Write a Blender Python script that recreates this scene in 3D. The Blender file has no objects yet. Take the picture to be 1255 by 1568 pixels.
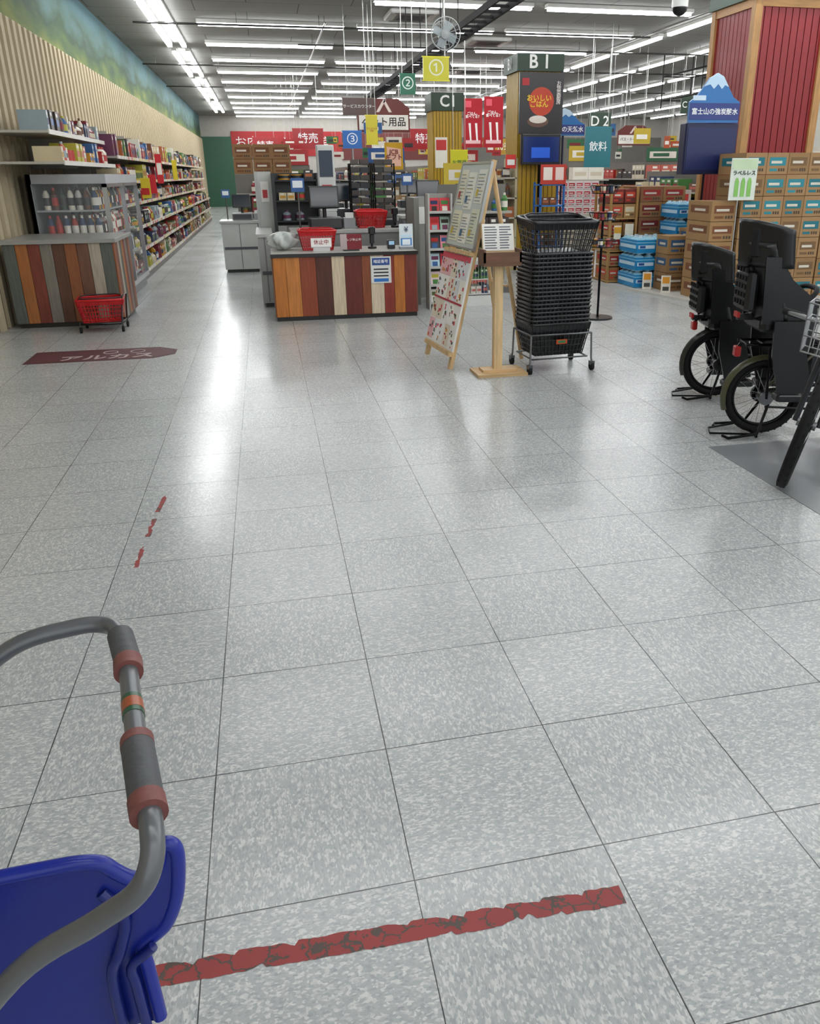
import bpy, math, random
from mathutils import Matrix, Vector
random.seed(7)
D=bpy.data
def lin(c): 
    c/=255.0
    return c/12.92 if c<=0.04045 else ((c+0.055)/1.055)**2.4
def C(h):
    h=h.lstrip('#'); return (lin(int(h[0:2],16)),lin(int(h[2:4],16)),lin(int(h[4:6],16)))
# ------------------------------------------------------------------ materials
MATS={}
def newmat(name):
    m=D.materials.new(name); m.use_nodes=True; nt=m.node_tree
    b=nt.nodes.get('Principled BSDF'); MATS[name]=m
    return m,nt,b
def N(nt,t,**k):
    n=nt.nodes.new(t)
    for a,v in k.items(): setattr(n,a,v)
    return n
def mth(nt,op,a,b=None,c=None):
    n=N(nt,'ShaderNodeMath',operation=op)
    for i,v in enumerate((a,b,c)):
        if v is None: continue
        if isinstance(v,(int,float)): n.inputs[i].default_value=v
        else: nt.links.new(v,n.inputs[i])
    return n.outputs[0]
def mixc(nt,f,a,b,mode='MIX'):
    n=N(nt,'ShaderNodeMix',data_type='RGBA',blend_type=mode)
    for s,v in (('Factor',f),('A',a),('B',b)):
        i=[x for x in n.inputs if x.name==s and (x.type=='RGBA' or s=='Factor')][0]
        if isinstance(v,(int,float)): i.default_value=v
        elif isinstance(v,tuple): i.default_value=(*v[:3],1)
        else: nt.links.new(v,i)
    return [o for o in n.outputs if o.type=='RGBA'][0]
def vcmat(name,rough=0.5,metal=0.0,noise=0.12,nscale=6,coat=0,bump=0,stretch=None,alpha=None,spec=0.5):
    m,nt,b=newmat(name)
    at=N(nt,'ShaderNodeAttribute',attribute_name='Col')
    tc=N(nt,'ShaderNodeTexCoord'); nz=N(nt,'ShaderNodeTexNoise'); nz.inputs['Scale'].default_value=nscale; nz.inputs['Detail'].default_value=4
    if stretch:
        mp=N(nt,'ShaderNodeMapping'); mp.inputs['Scale'].default_value=stretch
        nt.links.new(tc.outputs['Object'],mp.inputs[0]); nt.links.new(mp.outputs[0],nz.inputs['Vector'])
    else: nt.links.new(tc.outputs['Object'],nz.inputs['Vector'])
    v=mth(nt,'MULTIPLY_ADD',nz.outputs[0],noise*2,1-noise)
    mul=N(nt,'ShaderNodeVectorMath',operation='SCALE'); nt.links.new(at.outputs['Color'],mul.inputs[0]); nt.links.new(v,mul.inputs['Scale'])
    nt.links.new(mul.outputs[0],b.inputs['Base Color'])
    b.inputs['Roughness'].default_value=rough; b.inputs['Metallic'].default_value=metal
    b.inputs['Coat Weight'].default_value=coat; b.inputs['Specular IOR Level'].default_value=spec
    if bump:
        bp=N(nt,'ShaderNodeBump'); bp.inputs['Strength'].default_value=bump; bp.inputs['Distance'].default_value=0.005
        nt.links.new(nz.outputs[0],bp.inputs['Height']); nt.links.new(bp.outputs[0],b.inputs['Normal'])
    if alpha is not None: b.inputs['Alpha'].default_value=alpha
    return m
vcmat('painted',0.45); vcmat('matte',0.8); vcmat('plastic',0.3,noise=0.05); vcmat('metal',0.28,metal=0.9,noise=0.05)
vcmat('rubber',0.75,noise=0.2,nscale=30,spec=0.3); vcmat('wood',0.5,noise=0.5,nscale=5,stretch=(9,9,0.8),bump=0.3)
vcmat('woodx',0.5,noise=0.4,nscale=5,stretch=(0.8,9,9),bump=0.3)
vcmat('carton',0.75,noise=0.08,nscale=12); vcmat('clear',0.03,noise=0,alpha=0.07); vcmat('film',0.15,noise=0.1,alpha=0.6)
vcmat('gripmat',0.6,noise=0.25,nscale=60,bump=0.3)
vcmat('worn',0.6,noise=0.35,nscale=50); vcmat('handle_tube',0.3,metal=0.35,noise=0.08,nscale=30)
def emat(name,col,st):
    m,nt,b=newmat(name); b.inputs['Base Color'].default_value=(*col,1); b.inputs['Emission Color'].default_value=(*col,1); b.inputs['Emission Strength'].default_value=st
LAMP=19.0
emat('lamp',(0.965,0.985,1.0),LAMP)
m,nt,b=newmat('screen')
at=N(nt,'ShaderNodeAttribute',attribute_name='Col'); nt.links.new(at.outputs['Color'],b.inputs['Base Color']); nt.links.new(at.outputs['Color'],b.inputs['Emission Color']); b.inputs['Emission Strength'].default_value=0.6; b.inputs['Roughness'].default_value=0.15
m.cycles.emission_sampling='NONE'
TX,TY,TS=-0.252,1.3328,0.45
def floor_mat():
    m,nt,b=newmat('vinyl_tile_floor')
    tc=N(nt,'ShaderNodeTexCoord'); sp=N(nt,'ShaderNodeSeparateXYZ'); nt.links.new(tc.outputs['Object'],sp.inputs[0])
    u=mth(nt,'DIVIDE',mth(nt,'SUBTRACT',sp.outputs[0],TX-45),TS); v=mth(nt,'DIVIDE',mth(nt,'SUBTRACT',sp.outputs[1],TY-45),TS)
    fu=mth(nt,'FRACT',u); fv=mth(nt,'FRACT',v)
    eu=mth(nt,'MINIMUM',fu,mth(nt,'SUBTRACT',1.0,fu)); ev=mth(nt,'MINIMUM',fv,mth(nt,'SUBTRACT',1.0,fv))
    nzl=N(nt,'ShaderNodeTexNoise'); nzl.inputs['Scale'].default_value=3.0; nt.links.new(tc.outputs['Object'],nzl.inputs['Vector'])
    w=mth(nt,'MULTIPLY_ADD',nzl.outputs[0],0.0058,0.0004)
    line=mth(nt,'MAXIMUM',mth(nt,'LESS_THAN',eu,w),mth(nt,'LESS_THAN',ev,w))
    iu=mth(nt,'FLOOR',u); iv=mth(nt,'FLOOR',v)
    par=mth(nt,'MODULO',mth(nt,'ADD',iu,iv),2.0)
    cols=[]
    for s in ((1.0,0.5,1),(0.6,1.0,1)):
        mp=N(nt,'ShaderNodeMapping'); mp.inputs['Scale'].default_value=s; nt.links.new(tc.outputs['Object'],mp.inputs[0])
        vo=N(nt,'ShaderNodeTexVoronoi'); vo.inputs['Scale'].default_value=215; nt.links.new(mp.outputs[0],vo.inputs['Vector'])
        sc=N(nt,'ShaderNodeSeparateColor'); nt.links.new(vo.outputs['Color'],sc.inputs[0])
        nz=N(nt,'ShaderNodeTexNoise'); nz.inputs['Scale'].default_value=75; nz.inputs['Detail'].default_value=3; nt.links.new(mp.outputs[0],nz.inputs['Vector'])
        cols.append(mth(nt,'ADD',mth(nt,'MULTIPLY',sc.outputs[0],0.5),mth(nt,'MULTIPLY',nz.outputs[0],0.6)))
    mx=N(nt,'ShaderNodeMix',data_type='FLOAT'); nt.links.new(par,mx.inputs[0]); nt.links.new(cols[0],mx.inputs[2]); nt.links.new(cols[1],mx.inputs[3])
    rp=N(nt,'ShaderNodeValToRGB'); cr=rp.color_ramp
    cr.elements[0].position=0.15; cr.elements[0].color=(*C('#979a9c'),1); cr.elements[1].position=0.90; cr.elements[1].color=(*C('#d4d6d1'),1)
    for p,c in ((0.38,'#a7abac'),(0.60,'#b0b2b2'),(0.72,'#c5c7c4')):
        e=cr.elements.new(p); e.color=(*C(c),1)
    nt.links.new(mx.outputs[0],rp.inputs[0])
    wn=N(nt,'ShaderNodeTexWhiteNoise',noise_dimensions='2D'); cb=N(nt,'ShaderNodeCombineXYZ'); nt.links.new(iu,cb.inputs[0]); nt.links.new(iv,cb.inputs[1]); nt.links.new(cb.outputs[0],wn.inputs['Vector'])
    nd=N(nt,'ShaderNodeTexNoise'); nd.inputs['Scale'].default_value=1.3; nd.inputs['Detail'].default_value=6; nt.links.new(tc.outputs['Object'],nd.inputs['Vector'])
    g=mth(nt,'ADD',mth(nt,'MULTIPLY_ADD',wn.outputs['Value'],0.06,0.88),mth(nt,'MULTIPLY',nd.outputs[0],0.14))
    ns=N(nt,'ShaderNodeTexNoise'); ns.inputs['Scale'].default_value=7; ns.inputs['Detail'].default_value=8; ns.inputs['Roughness'].default_value=.75; nt.links.new(tc.outputs['Object'],ns.inputs['Vector'])
    scuff=mth(nt,'MULTIPLY',mth(nt,'GREATER_THAN',ns.outputs[0],.72),.4)
    sc2=N(nt,'ShaderNodeVectorMath',operation='SCALE'); nt.links.new(rp.outputs[0],sc2.inputs[0]); nt.links.new(g,sc2.inputs['Scale'])
    c1=mixc(nt,scuff,sc2.outputs[0],C('#707070'))
    col=mixc(nt,mth(nt,'MULTIPLY',line,0.88),c1,C('#30302f'))
    nt.links.new(col,b.inputs['Base Color'])
    nt.links.new(mth(nt,'MULTIPLY_ADD',nd.outputs[0],0.18,0.13),b.inputs['Roughness'])
    bn=N(nt,'ShaderNodeTexNoise'); bn.inputs['Scale'].default_value=6; bn.inputs['Detail'].default_value=3; nt.links.new(tc.outputs['Object'],bn.inputs['Vector'])
    bp=N(nt,'ShaderNodeBump'); bp.inputs['Strength'].default_value=0.20; bp.inputs['Distance'].default_value=0.004
    nt.links.new(mth(nt,'SUBTRACT',mth(nt,'ADD',bn.outputs[0],mth(nt,'MULTIPLY',wn.outputs['Value'],.3)),mth(nt,'MULTIPLY',line,.6)),bp.inputs['Height']); nt.links.new(bp.outputs[0],b.inputs['Normal'])
floor_mat()
def ceil_mat():
    m,nt,b=newmat('ceiling_panel')
    tc=N(nt,'ShaderNodeTexCoord'); br=N(nt,'ShaderNodeTexBrick'); br.offset=0.5
    br.inputs['Scale'].default_value=1; br.inputs['Brick Width'].default_value=1.8; br.inputs['Row Height'].default_value=0.9; br.inputs['Mortar Size'].default_value=0.008
    br.inputs['Color1'].default_value=(*C('#90908c'),1); br.inputs['Color2'].default_value=(*C('#888884'),1); br.inputs['Mortar'].default_value=(*C('#4e4e4c'),1)
    nt.links.new(tc.outputs['Object'],br.inputs['Vector']); nt.links.new(br.outputs['Color'],b.inputs['Base Color']); b.inputs['Roughness'].default_value=0.9
ceil_mat()
def mural_mat():
    m,nt,b=newmat('mural_wall')
    tc=N(nt,'ShaderNodeTexCoord'); mp=N(nt,'ShaderNodeMapping'); mp.inputs['Scale'].default_value=(1,0.5,1.5); nt.links.new(tc.outputs['Object'],mp.inputs[0])
    nz=N(nt,'ShaderNodeTexNoise'); nz.inputs['Scale'].default_value=1.6; nz.inputs['Detail'].default_value=5; nt.links.new(mp.outputs[0],nz.inputs['Vector'])
    sp=N(nt,'ShaderNodeSeparateXYZ'); nt.links.new(tc.outputs['Object'],sp.inputs[0])
    h=mth(nt,'MULTIPLY_ADD',nz.outputs[0],0.8,mth(nt,'MULTIPLY',mth(nt,'SUBTRACT',sp.outputs[2],3.3),0.65))
    rp=N(nt,'ShaderNodeValToRGB'); cr=rp.color_ramp
    cr.elements[0].position=0.25; cr.elements[0].color=(*C('#76803a'),1); cr.elements[1].position=1.0; cr.elements[1].color=(*C('#5c8088'),1)
    for p,c in ((0.42,'#4b6334'),(0.55,'#324b34'),(0.7,'#4c6a64')):
        e=cr.elements.new(p); e.color=(*C(c),1)
    nt.links.new(h,rp.inputs[0]); nt.links.new(rp.outputs[0],b.inputs['Base Color']); b.inputs['Roughness'].default_value=0.8
mural_mat()
# ------------------------------------------------------------------ mesh builder
class MB:
    def __init__(s): s.v=[];s.f=[];s.m=[];s.c=[];s.s=[];s.mats=[];s.T=None
    def add(s,vs,fs,col,mat='painted',smooth=False,M=None):
        o=len(s.v)
        for p in vs:
            p=Vector(p)
            if M is not None: p=M@p
            if s.T is not None: p=s.T@p
            s.v.append(p)
        if mat not in s.mats: s.mats.append(mat)
        mi=s.mats.index(mat)
        if isinstance(col,str): col=C(col)
        for f in fs: s.f.append([i+o for i in f]); s.m.append(mi); s.c.append(col); s.s.append(smooth)
    def box(s,x0,x1,y0,y1,z0,z1,col,mat='painted',M=None):
        vs=[(x,y,z) for z in (z0,z1) for x,y in ((x0,y0),(x1,y0),(x1,y1),(x0,y1))]
        s.add(vs,[(3,2,1,0),(4,5,6,7),(0,1,5,4),(1,2,6,5),(2,3,7,6),(3,0,4,7)],col,mat,False,M)
    def bbox(s,x0,x1,y0,y1,z0,z1,r,col,mat='painted',M=None):
        def ring(d,z): return [(x0+r+d,y0+d,z),(x1-r-d,y0+d,z),(x1-d,y0+r+d,z),(x1-d,y1-r-d,z),(x1-r-d,y1-d,z),(x0+r+d,y1-d,z),(x0+d,y1-r-d,z),(x0+d,y0+r+d,z)]
        vs=ring(r*.6,z0)+ring(0,z0+r*.6)+ring(0,z1-r*.6)+ring(r*.6,z1)
        fs=[tuple(range(7,-1,-1)),tuple(range(24,32))]
        for k in range(3):
            for i in range(8): j=(i+1)%8; fs.append((k*8+i,k*8+j,k*8+8+j,k*8+8+i))
        s.add(vs,fs,col,mat,False,M)
    def cyl(s,p0,p1,r,col,mat='painted',n=12,r2=None,M=None,smooth=True,caps=True):
        p0=Vector(p0);p1=Vector(p1);r2=r if r2 is None else r2
        d=(p1-p0).normalized(); a=d.orthogonal().normalized(); b=d.cross(a)
        vs=[p0+(a*math.cos(t)+b*math.sin(t))*r for t in [2*math.pi*i/n for i in range(n)]]+[p1+(a*math.cos(t)+b*math.sin(t))*r2 for t in [2*math.pi*i/n for i in range(n)]]
        s.add(vs,[(i,(i+1)%n,n+(i+1)%n,n+i) for i in range(n)],col,mat,smooth,M)
        if caps: s.add(vs,[tuple(range(n-1,-1,-1)),tuple(range(n,2*n))],col,mat,False,M)
    def tube(s,pts,r,col,mat='painted',n=10,closed=False,M=None,sub=0,rad=None):
        P=[Vector(p) for p in pts]
        if sub: 
            Q=[];L=len(P)
            rng=range(L) if closed else range(L-1)
            for i in rng:
                p0=P[(i-1)%L] if (closed or i>0) else P[i]; p1=P[i];p2=P[(i+1)%L];p3=P[(i+2)%L] if (closed or i+2<L) else P[(i+1)%L]
                for k in range(sub):
                    t=k/sub; Q.append(0.5*((2*p1)+(p2-p0)*t+(2*p0-5*p1+4*p2-p3)*t*t+(3*p1-p0-3*p2+p3)*t**3))
            if not closed: Q.append(P[-1])
            P=Q
        L=len(P); vs=[];fs=[];a=None
        for i in range(L):
            if closed: d=(P[(i+1)%L]-P[i-1]).normalized()
            else: d=(P[min(i+1,L-1)]-P[max(i-1,0)]).normalized()
            if a is None: a=d.orthogonal().normalized()
            else:
                a=(a-d*a.dot(d)); a=a.normalized() if a.length>1e-6 else d.orthogonal().normalized()
            b=d.cross(a)
            for k in range(n):
                t=2*math.pi*k/n; vs.append(P[i]+(a*math.cos(t)+b*math.sin(t))*r)
        for i in range(L if closed else L-1):
            j=(i+1)%L
            for k in range(n): l=(k+1)%n; fs.append((i*n+k,i*n+l,j*n+l,j*n+k))
        s.add(vs,fs,col,mat,True,M)
        if not closed: s.add(vs,[tuple(range(n-1,-1,-1)),tuple(range((L-1)*n,L*n))],col,mat,False,M)
    def torus(s,c,ax,R,r,col,mat='painted',n=40,k=10,M=None):
        ax=Vector(ax).normalized(); u=ax.orthogonal().normalized(); w=ax.cross(u); c=Vector(c)
        s.tube([c+(u*math.cos(t)+w*math.sin(t))*R for t in [2*math.pi*i/n for i in range(n)]],r,col,mat,k,True,M)
    def prism(s,pts,M,t,col,mat='painted'):
        n=len(pts); vs=[(u,v,0) for u,v in pts]+[(u,v,t) for u,v in pts]
        s.add(vs,[tuple(range(n-1,-1,-1)),tuple(range(n,2*n))]+[(i,(i+1)%n,n+(i+1)%n,n+i) for i in range(n)],col,mat,False,M)
    def shell(s,fn,nu,nv,off,col,mat='plastic',M=None):
        vs=[];off=Vector(off)
        for o in (Vector((0,0,0)),off):
            for j in range(nv+1):
                for i in range(nu+1): vs.append(Vector(fn(i/nu,j/nv))+o)
        W=nu+1;K=W*(nv+1);fs=[]
        for j in range(nv):
            for i in range(nu):
                a=j*W+i; fs.append((a,a+1,a+W+1,a+W)); fs.append((K+a,K+a+W,K+a+W+1,K+a+1))
        for i in range(nu):
            a=i;fs.append((a,K+a,K+a+1,a+1)); a=nv*W+i; fs.append((a,a+1,K+a+1,K+a))
        for j in range(nv):
            a=j*W;fs.append((a,a+W,K+a+W,K+a)); a=j*W+nu; fs.append((a,K+a,K+a+W,a+W))
        s.add(vs,fs,col,mat,True,M)
    def build(s,name,parent=None,bevel=0):
        me=D.meshes.new(name); me.from_pydata([tuple(p) for p in s.v],[],s.f)
        me.polygons.foreach_set('material_index',s.m); me.polygons.foreach_set('use_smooth',s.s)
        for k in s.mats: me.materials.append(MATS[k])
        ca=me.color_attributes.new('Col','FLOAT_COLOR','CORNER'); buf=[]
        for f,c in zip(s.f,s.c): buf+=[c[0],c[1],c[2],1.0]*len(f)
        ca.data.foreach_set('color',buf); me.update()
        o=D.objects.new(name,me); bpy.context.collection.objects.link(o)
        if parent: o.parent=parent
        if bevel:
            bm=o.modifiers.new('bevel','BEVEL'); bm.width=bevel; bm.segments=2; bm.limit_method='ANGLE'
        return o
def frame(O,U,V):
    O=Vector(O);U=Vector(U).normalized();V=Vector(V);V=(V-U*V.dot(U)).normalized();Nn=U.cross(V)
    return Matrix(((U.x,V.x,Nn.x,O.x),(U.y,V.y,Nn.y,O.y),(U.z,V.z,Nn.z,O.z),(0,0,0,1)))
TM={}
def tmat(col):
    if col not in TM:
        m,nt,b=newmat('print_'+col.strip('#')); 
        nz=N(nt,'ShaderNodeTexNoise'); nz.inputs['Scale'].default_value=20
        c=C(col); nt.links.new(mixc(nt,mth(nt,'MULTIPLY',nz.outputs[0],0.1),c,tuple(x*0.8 for x in c)),b.inputs['Base Color']); b.inputs['Roughness'].default_value=0.5
        TM[col]=m
    return TM[col]
def text(body,M,size,col,parent,name='lettering',bold=0.0):
    cu=D.curves.new(name,'FONT'); cu.body=body; cu.size=size; cu.align_x='CENTER'; cu.align_y='CENTER'; cu.extrude=0.001; cu.offset=bold*size; cu.resolution_u=3; cu.space_line=0.85
    cu.materials.append(tmat(col)); o=D.objects.new(name,cu); bpy.context.collection.objects.link(o); o.parent=parent; o.matrix_world=M
    return o
FY=lambda x,y,z: frame((x,y,z),(1,0,0),(0,0,1))
FX=lambda x,y,z: frame((x,y,z),(0,-1,0),(0,0,1))
CEIL=4.25
# ------------------------------------------------------------------ room
X0,X1,Y0,Y1=-2.75,22.0,-4.0,45.0
b=MB(); b.box(X0-.2,X1+.2,Y0,Y1+.2,-.1,0,'#aaaaaa','vinyl_tile_floor'); b.build('floor')
b=MB(); b.box(X0-.2,X1+.2,Y0,Y1+.2,CEIL,CEIL+.1,'#aaaaaa','ceiling_panel'); b.build('ceiling')
b=MB(); b.box(X0-.2,X0,Y0,Y1,0,CEIL,'#c9c2b0','mural_wall')
b.box(X0,X0+.02,Y0,Y1,0,3.22,'#8f8066','matte')
y=Y0
while y<Y1:
    b.box(X0+.02,X0+.055,y,y+.12,0,3.2,'#c2b496','matte'); y+=.26
b.build('wall_left')
b=MB(); b.box(X0,X1,Y1,Y1+.2,0,CEIL,'#b4b0a8','matte')
b.box(-1.3,4.2,Y1-.05,Y1,2.4,3.55,'#a81a1e','painted'); b.box(4.2,9.5,Y1-.05,Y1,2.2,3.5,'#6c3a38','matte'); b.box(9.5,X1,Y1-.05,Y1,0,3.3,'#77736c','matte')
b.box(X0,-1.3,Y1-.05,Y1,0,3.3,'#2a5a42','painted')
wb=b.build('wall_back'); text('お肉の   とっと館',FY(1.2,Y1-.07,3.0),.6,'#f4e9e4',wb)
b=MB(); b.box(X1,X1+.2,Y0,Y1,0,CEIL,'#b4b0a8','matte'); b.build('wall_right')
# ------------------------------------------------------------------ ceiling lights
def lamp(b,x0,x1,y0,y1):
    z=CEIL-.06
    b.box(x0,x1,y0,y1,z,CEIL,'#e8e8e4','painted')
    if x1-x0>y1-y0: b.box(x0+.03,x1-.03,(y0+y1)/2-.045,(y0+y1)/2+.045,z-.045,z,'#ffffff','lamp')
    else: b.box((x0+x1)/2-.045,(x0+x1)/2+.045,y0+.03,y1-.03,z-.045,z,'#ffffff','lamp')
b=MB(); k=-8
while 18+2.6*k<Y1-.5:
    Y=18+2.6*k
    for i in range(3):
        if k==-1 and i==0: continue
        lamp(b,-.95+i*3.05,-.95+i*3.05+2.8,Y-.09,Y+.09)
    k+=1
b.build('ceiling_light_rows')
b=MB()
for x in (-1.72,-1.42):
    for y in (13.4,16.0,18.6,21.9,24.5,27.8,30.4,33.0,36.3,38.9): lamp(b,x-.05,x+.05,y,y+2.4)
for x in (8.6,10.6,12.9,15.3,18.0,20.5):
    y=-2.0
    while y<Y1-3:
        lamp(b,x-.06,x+.06,y,y+2.5); y+=2.85
b.build('ceiling_light_strips')
# ------------------------------------------------------------------ products helpers
PAL=['#b8322a','#cfc09c','#3a6296','#d8d4c6','#6a4028','#467c40','#c8922e','#80202a','#e4ded0','#4a4440','#a85e32','#28365a','#b8b040','#98a8ae','#6e3854','#d0c4ac','#3a302a','#c05e50','#2a2a2e','#5a6a3a']
def item(b,cx,cy,w,d,z,hh,col,lab,rnd,nrm):
    """one product centred at cx,cy; nrm = unit vector towards the customer"""
    if rnd==1:
        r=min(w,.12)*.46; b.cyl((cx,cy,z),(cx,cy,z+hh*.68),r,col,'plastic',8,caps=False); b.cyl((cx,cy,z+hh*.68),(cx,cy,z+hh*.88),r,col,'plastic',8,r2=r*.4,caps=False); b.cyl((cx,cy,z+hh*.86),(cx,cy,z+hh),r*.42,lab,'plastic',8)
        b.cyl((cx,cy,z+hh*.2),(cx,cy,z+hh*.55),r*1.03,lab,'painted',8,caps=False)
    elif rnd==2:
        r=w*.46; h2=min(hh,w*1.4); b.cyl((cx,cy,z),(cx,cy,z+h2),r,col,'plastic',8); b.cyl((cx,cy,z+h2*.25),(cx,cy,z+h2*.8),r*1.02,lab,'painted',8,caps=False)
    else:
        hw,hd=w/2-.004,d/2
        ex,ey=(hd,hw) if abs(nrm[0])>0 else (hw,hd)
        b.box(cx-ex,cx+ex,cy-ey,cy+ey,z,z+hh,col,'painted')
        fx,fy=cx+nrm[0]*hd,cy+nrm[1]*hd
        if abs(nrm[0])>0: b.box(min(fx,fx+nrm[0]*.002),max(fx,fx+nrm[0]*.002),cy-hw*.75,cy+hw*.75,z+hh*.3,z+hh*.62,lab,'painted'); b.box(min(fx,fx+nrm[0]*.002),max(fx,fx+nrm[0]*.002),cy-hw*.6,cy+hw*.3,z+hh*.74,z+hh*.9,'#e8e4da','painted')
        else: b.box(cx-hw*.75,cx+hw*.75,min(fy,fy+nrm[1]*.002),max(fy,fy+nrm[1]*.002),z+hh*.3,z+hh*.62,lab,'painted'); b.box(cx-hw*.6,cx+hw*.3,min(fy,fy+nrm[1]*.002),max(fy,fy+nrm[1]*.002),z+hh*.74,z+hh*.9,'#e8e4da','painted')
def shelf_fill(b,ax,a0,a1,f,back,z,h,wr=(.08,.2)):
    a=a0+.02
    sgn=1 if back>f else -1
    while a<a1-.06:
        w=random.uniform(*wr); n=random.randint(1,4); col=C(random.choice(PAL)); hh=h*random.uniform(.45,.95)
        lab=C(random.choice(PAL)); rnd=random.choice([0,0,1,1,2,0]); dp=min(abs(back-f)-.03,.28)
        for i in range(n):
            if a+w>a1: a+=.05; break
            q=random.uniform(0,.03); d=dp if rnd==0 else w
            c=f+sgn*(.012+q+d/2)
            if random.random()<.93:
                if ax=='y': item(b,c,a+w/2,w,d,z,hh,col,lab,rnd,(-sgn,0))
                else: item(b,a+w/2,c,w,d,z,hh,col,lab,rnd,(0,-sgn))
            a+=w
def gondola(name,x0,x1,y0,y1,h,levels=5,sides=('l','r','f'),wr=(.1,.25),header=None):
    b=MB(); xm=(x0+x1)/2; ym=y0+.35 if 'f' in sides else y0; SC='#a29e94'; BK='#6a665f'
    b.box(xm-.02,xm+.02,ym,y1,0,h,BK); b.box(x0,x1,ym,y1,0,.1,'#5e5c58')
    if 'f' in sides: b.box(x0,x1,ym-.02,ym,0,h,BK); b.box(x0,x1,y0,ym,0,.1,'#5e5c58')
    for i in range(levels):
        z=.1+i*(h-.15)/levels; hh=(h-.15)/levels-.03
        if 'l' in sides: b.box(x0,xm,ym,y1,z,z+.03,SC); shelf_fill(b,'y',ym,y1,x0,xm-.03,z+.03,hh,wr=wr)
        if 'r' in sides: b.box(xm,x1,ym,y1,z,z+.03,SC); shelf_fill(b,'y',ym,y1,x1,xm+.03,z+.03,hh,wr=wr)
        if 'f' in sides: b.box(x0,x1,y0,ym,z,z+.03,SC); shelf_fill(b,'x',x0,x1,y0,ym-.03,z+.03,hh,wr=wr)
    if header:
        b.box(x0+.02,x1-.02,ym-.04,ym-.01,h,h+.34,header); b.box(x0+.1,x1-.1,ym-.045,ym-.04,h+.08,h+.24,'#e0dace'); b.box(x0+.2,x1-.3,ym-.05,ym-.045,h+.12,h+.2,header)
    return b.build(name)
# left wall shelving
b=MB(); xs,xb=-1.84,-2.68
b.box(xb,xb+.03,12.95,31.2,0,2.15,'#7c776e'); b.box(xb,xs,12.95,31.2,0,.1,'#77736d')
zs=[.1,.42,.74,1.06,1.38,1.72]
for i,z in enumerate(zs):
    d=xs if i<3 else xs-.12
    b.box(xb,d,12.95,31.2,z,z+.025,'#aca89e','painted'); b.box(d-.002,d+.012,12.95,31.2,z-.01,z+.035,'#d0cdc4','plastic')
    for k in range(60): 
        yy=13+k*.3+random.uniform(0,.1); b.box(d+.012,d+.014,yy,yy+.08,z-.008,z+.033,random.choice(['#e8d84a','#d8483a','#f4f2ea']))
    shelf_fill(b,'y',12.97,31.15,d,xb+.05,z+.025,(zs[i+1]-z if i<5 else .42)-.06,wr=(.08,.2))
for yy in [12.93]+[13.86+.9*i for i in range(20)]:
    b.box(xb,xs-.5,yy,yy+.02,0,2.15,'#a4a096')
b.box(xs-.02,xs+.09,16.5,16.52,1.35,1.85,'#c9202a'); b.box(xs-.02,xs+.07,19.5,19.52,1.4,1.8,'#d9c52a'); b.box(xs-.02,xs+.10,15.2,15.22,1.2,1.5,'#c9202a'); b.box(xs-.02,xs+.12,14.2,14.22,1.15,1.45,'#d9c52a')
b.box(xs-.02,xs+.1,14.19,14.2,1.2,1.3,'#c22a22'); b.box(xs,xs+.08,16.49,16.5,1.5,1.7,'#f0e8dc')
b.build('wall_shelving_unit')
# wall mounted snack shelves above the fridge
b=MB(); 
for z,d in ((1.60,-2.0),(1.9,-2.1)):
    b.box(-2.69,d,9.7,12.9,z,z+.025,'#bab6ac'); b.box(d,d+.012,9.7,12.9,z-.012,z+.035,'#d6d3ca')
    shelf_fill(b,'y',9.72,12.85,d,-2.6,z+.025,.26,wr=(.07,.14))
for y in (9.7,11.3,12.88): b.prism([(0,0),(.03,0),(.5,.0),(.58,.05),(.48,.40),(.03,.65),(0,.65)] if y>10 else [(0,0),(.03,0),(.03,.65),(0,.65)],frame((-2.69,y,1.57),(1,0,0),(0,0,1)),.012,'#a8a49a')
b.build('snack_shelf')
# fridge
b=MB(); x0,x1,y0,y1,h=-2.55,-1.72,10.3,12.75,1.5
b.box(x0,x1-.05,y0,y1,0,.16,'#8a8d8e'); b.box(x0,x1,y0,y1,h-.1,h,'#b0b3b5'); b.box(x0,x0+.05,y0,y1,.16,h,'#8f9395')
for y in (y0,y0+1.22,y1-.04): 
    b.box(x1-.05,x1,y,y+.04,.16,h-.1,'#b8bcbe','metal')
b.box(x1-.05,x1,y0,y1,.14,.2,'#b8bcbe','metal'); b.box(x1-.05,x1,y0,y1,h-.14,h-.1,'#b8bcbe','metal')
b.box(x0+.05,x1-.05,y0+.005,y0+.012,.16,h-.1,'#e8f0f2','clear'); b.box(x1-.03,x1-.022,y0+.03,y1-.03,.2,h-.14,'#e8f0f2','clear')
b.box(x0,x0+.04,y0,y0+.04,.1,h,'#b8bcbe','metal')
for z in (.2,.5,.8,1.1):
    b.box(x0+.05,x1-.1,y0+.03,y1-.03,z,z+.02,'#9ea2a3')
    for r_ in range(7):
        xx=x1-.16-r_*.085; yy=y0+.09; 
        while yy<y1-.08:
            c=random.choice(['#5a3020','#2c3f30','#d8d2c0','#a83428','#384a6a','#c8962e','#c4c2ba','#4a2a1c']); item(b,xx,yy,.08,.08,z+.02,.24,c,random.choice(['#e8e4d8','#b83428','#2a2a2a']),1,(1,0)); yy+=.09 if r_<2 else 1.2
b.build('glass_door_refrigerator')
PL=['#8a5230','#6e4a3a','#a8a090','#5a5f58','#a06434','#7a3a2c','#7c756c','#5c3c2c']
b=MB(); x0,x1,y0,y1=-2.6,-1.56,9.15,10.15
b.box(x0,x1,y0,y1,.04,.84,'#4a3a30')
n=9
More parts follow.
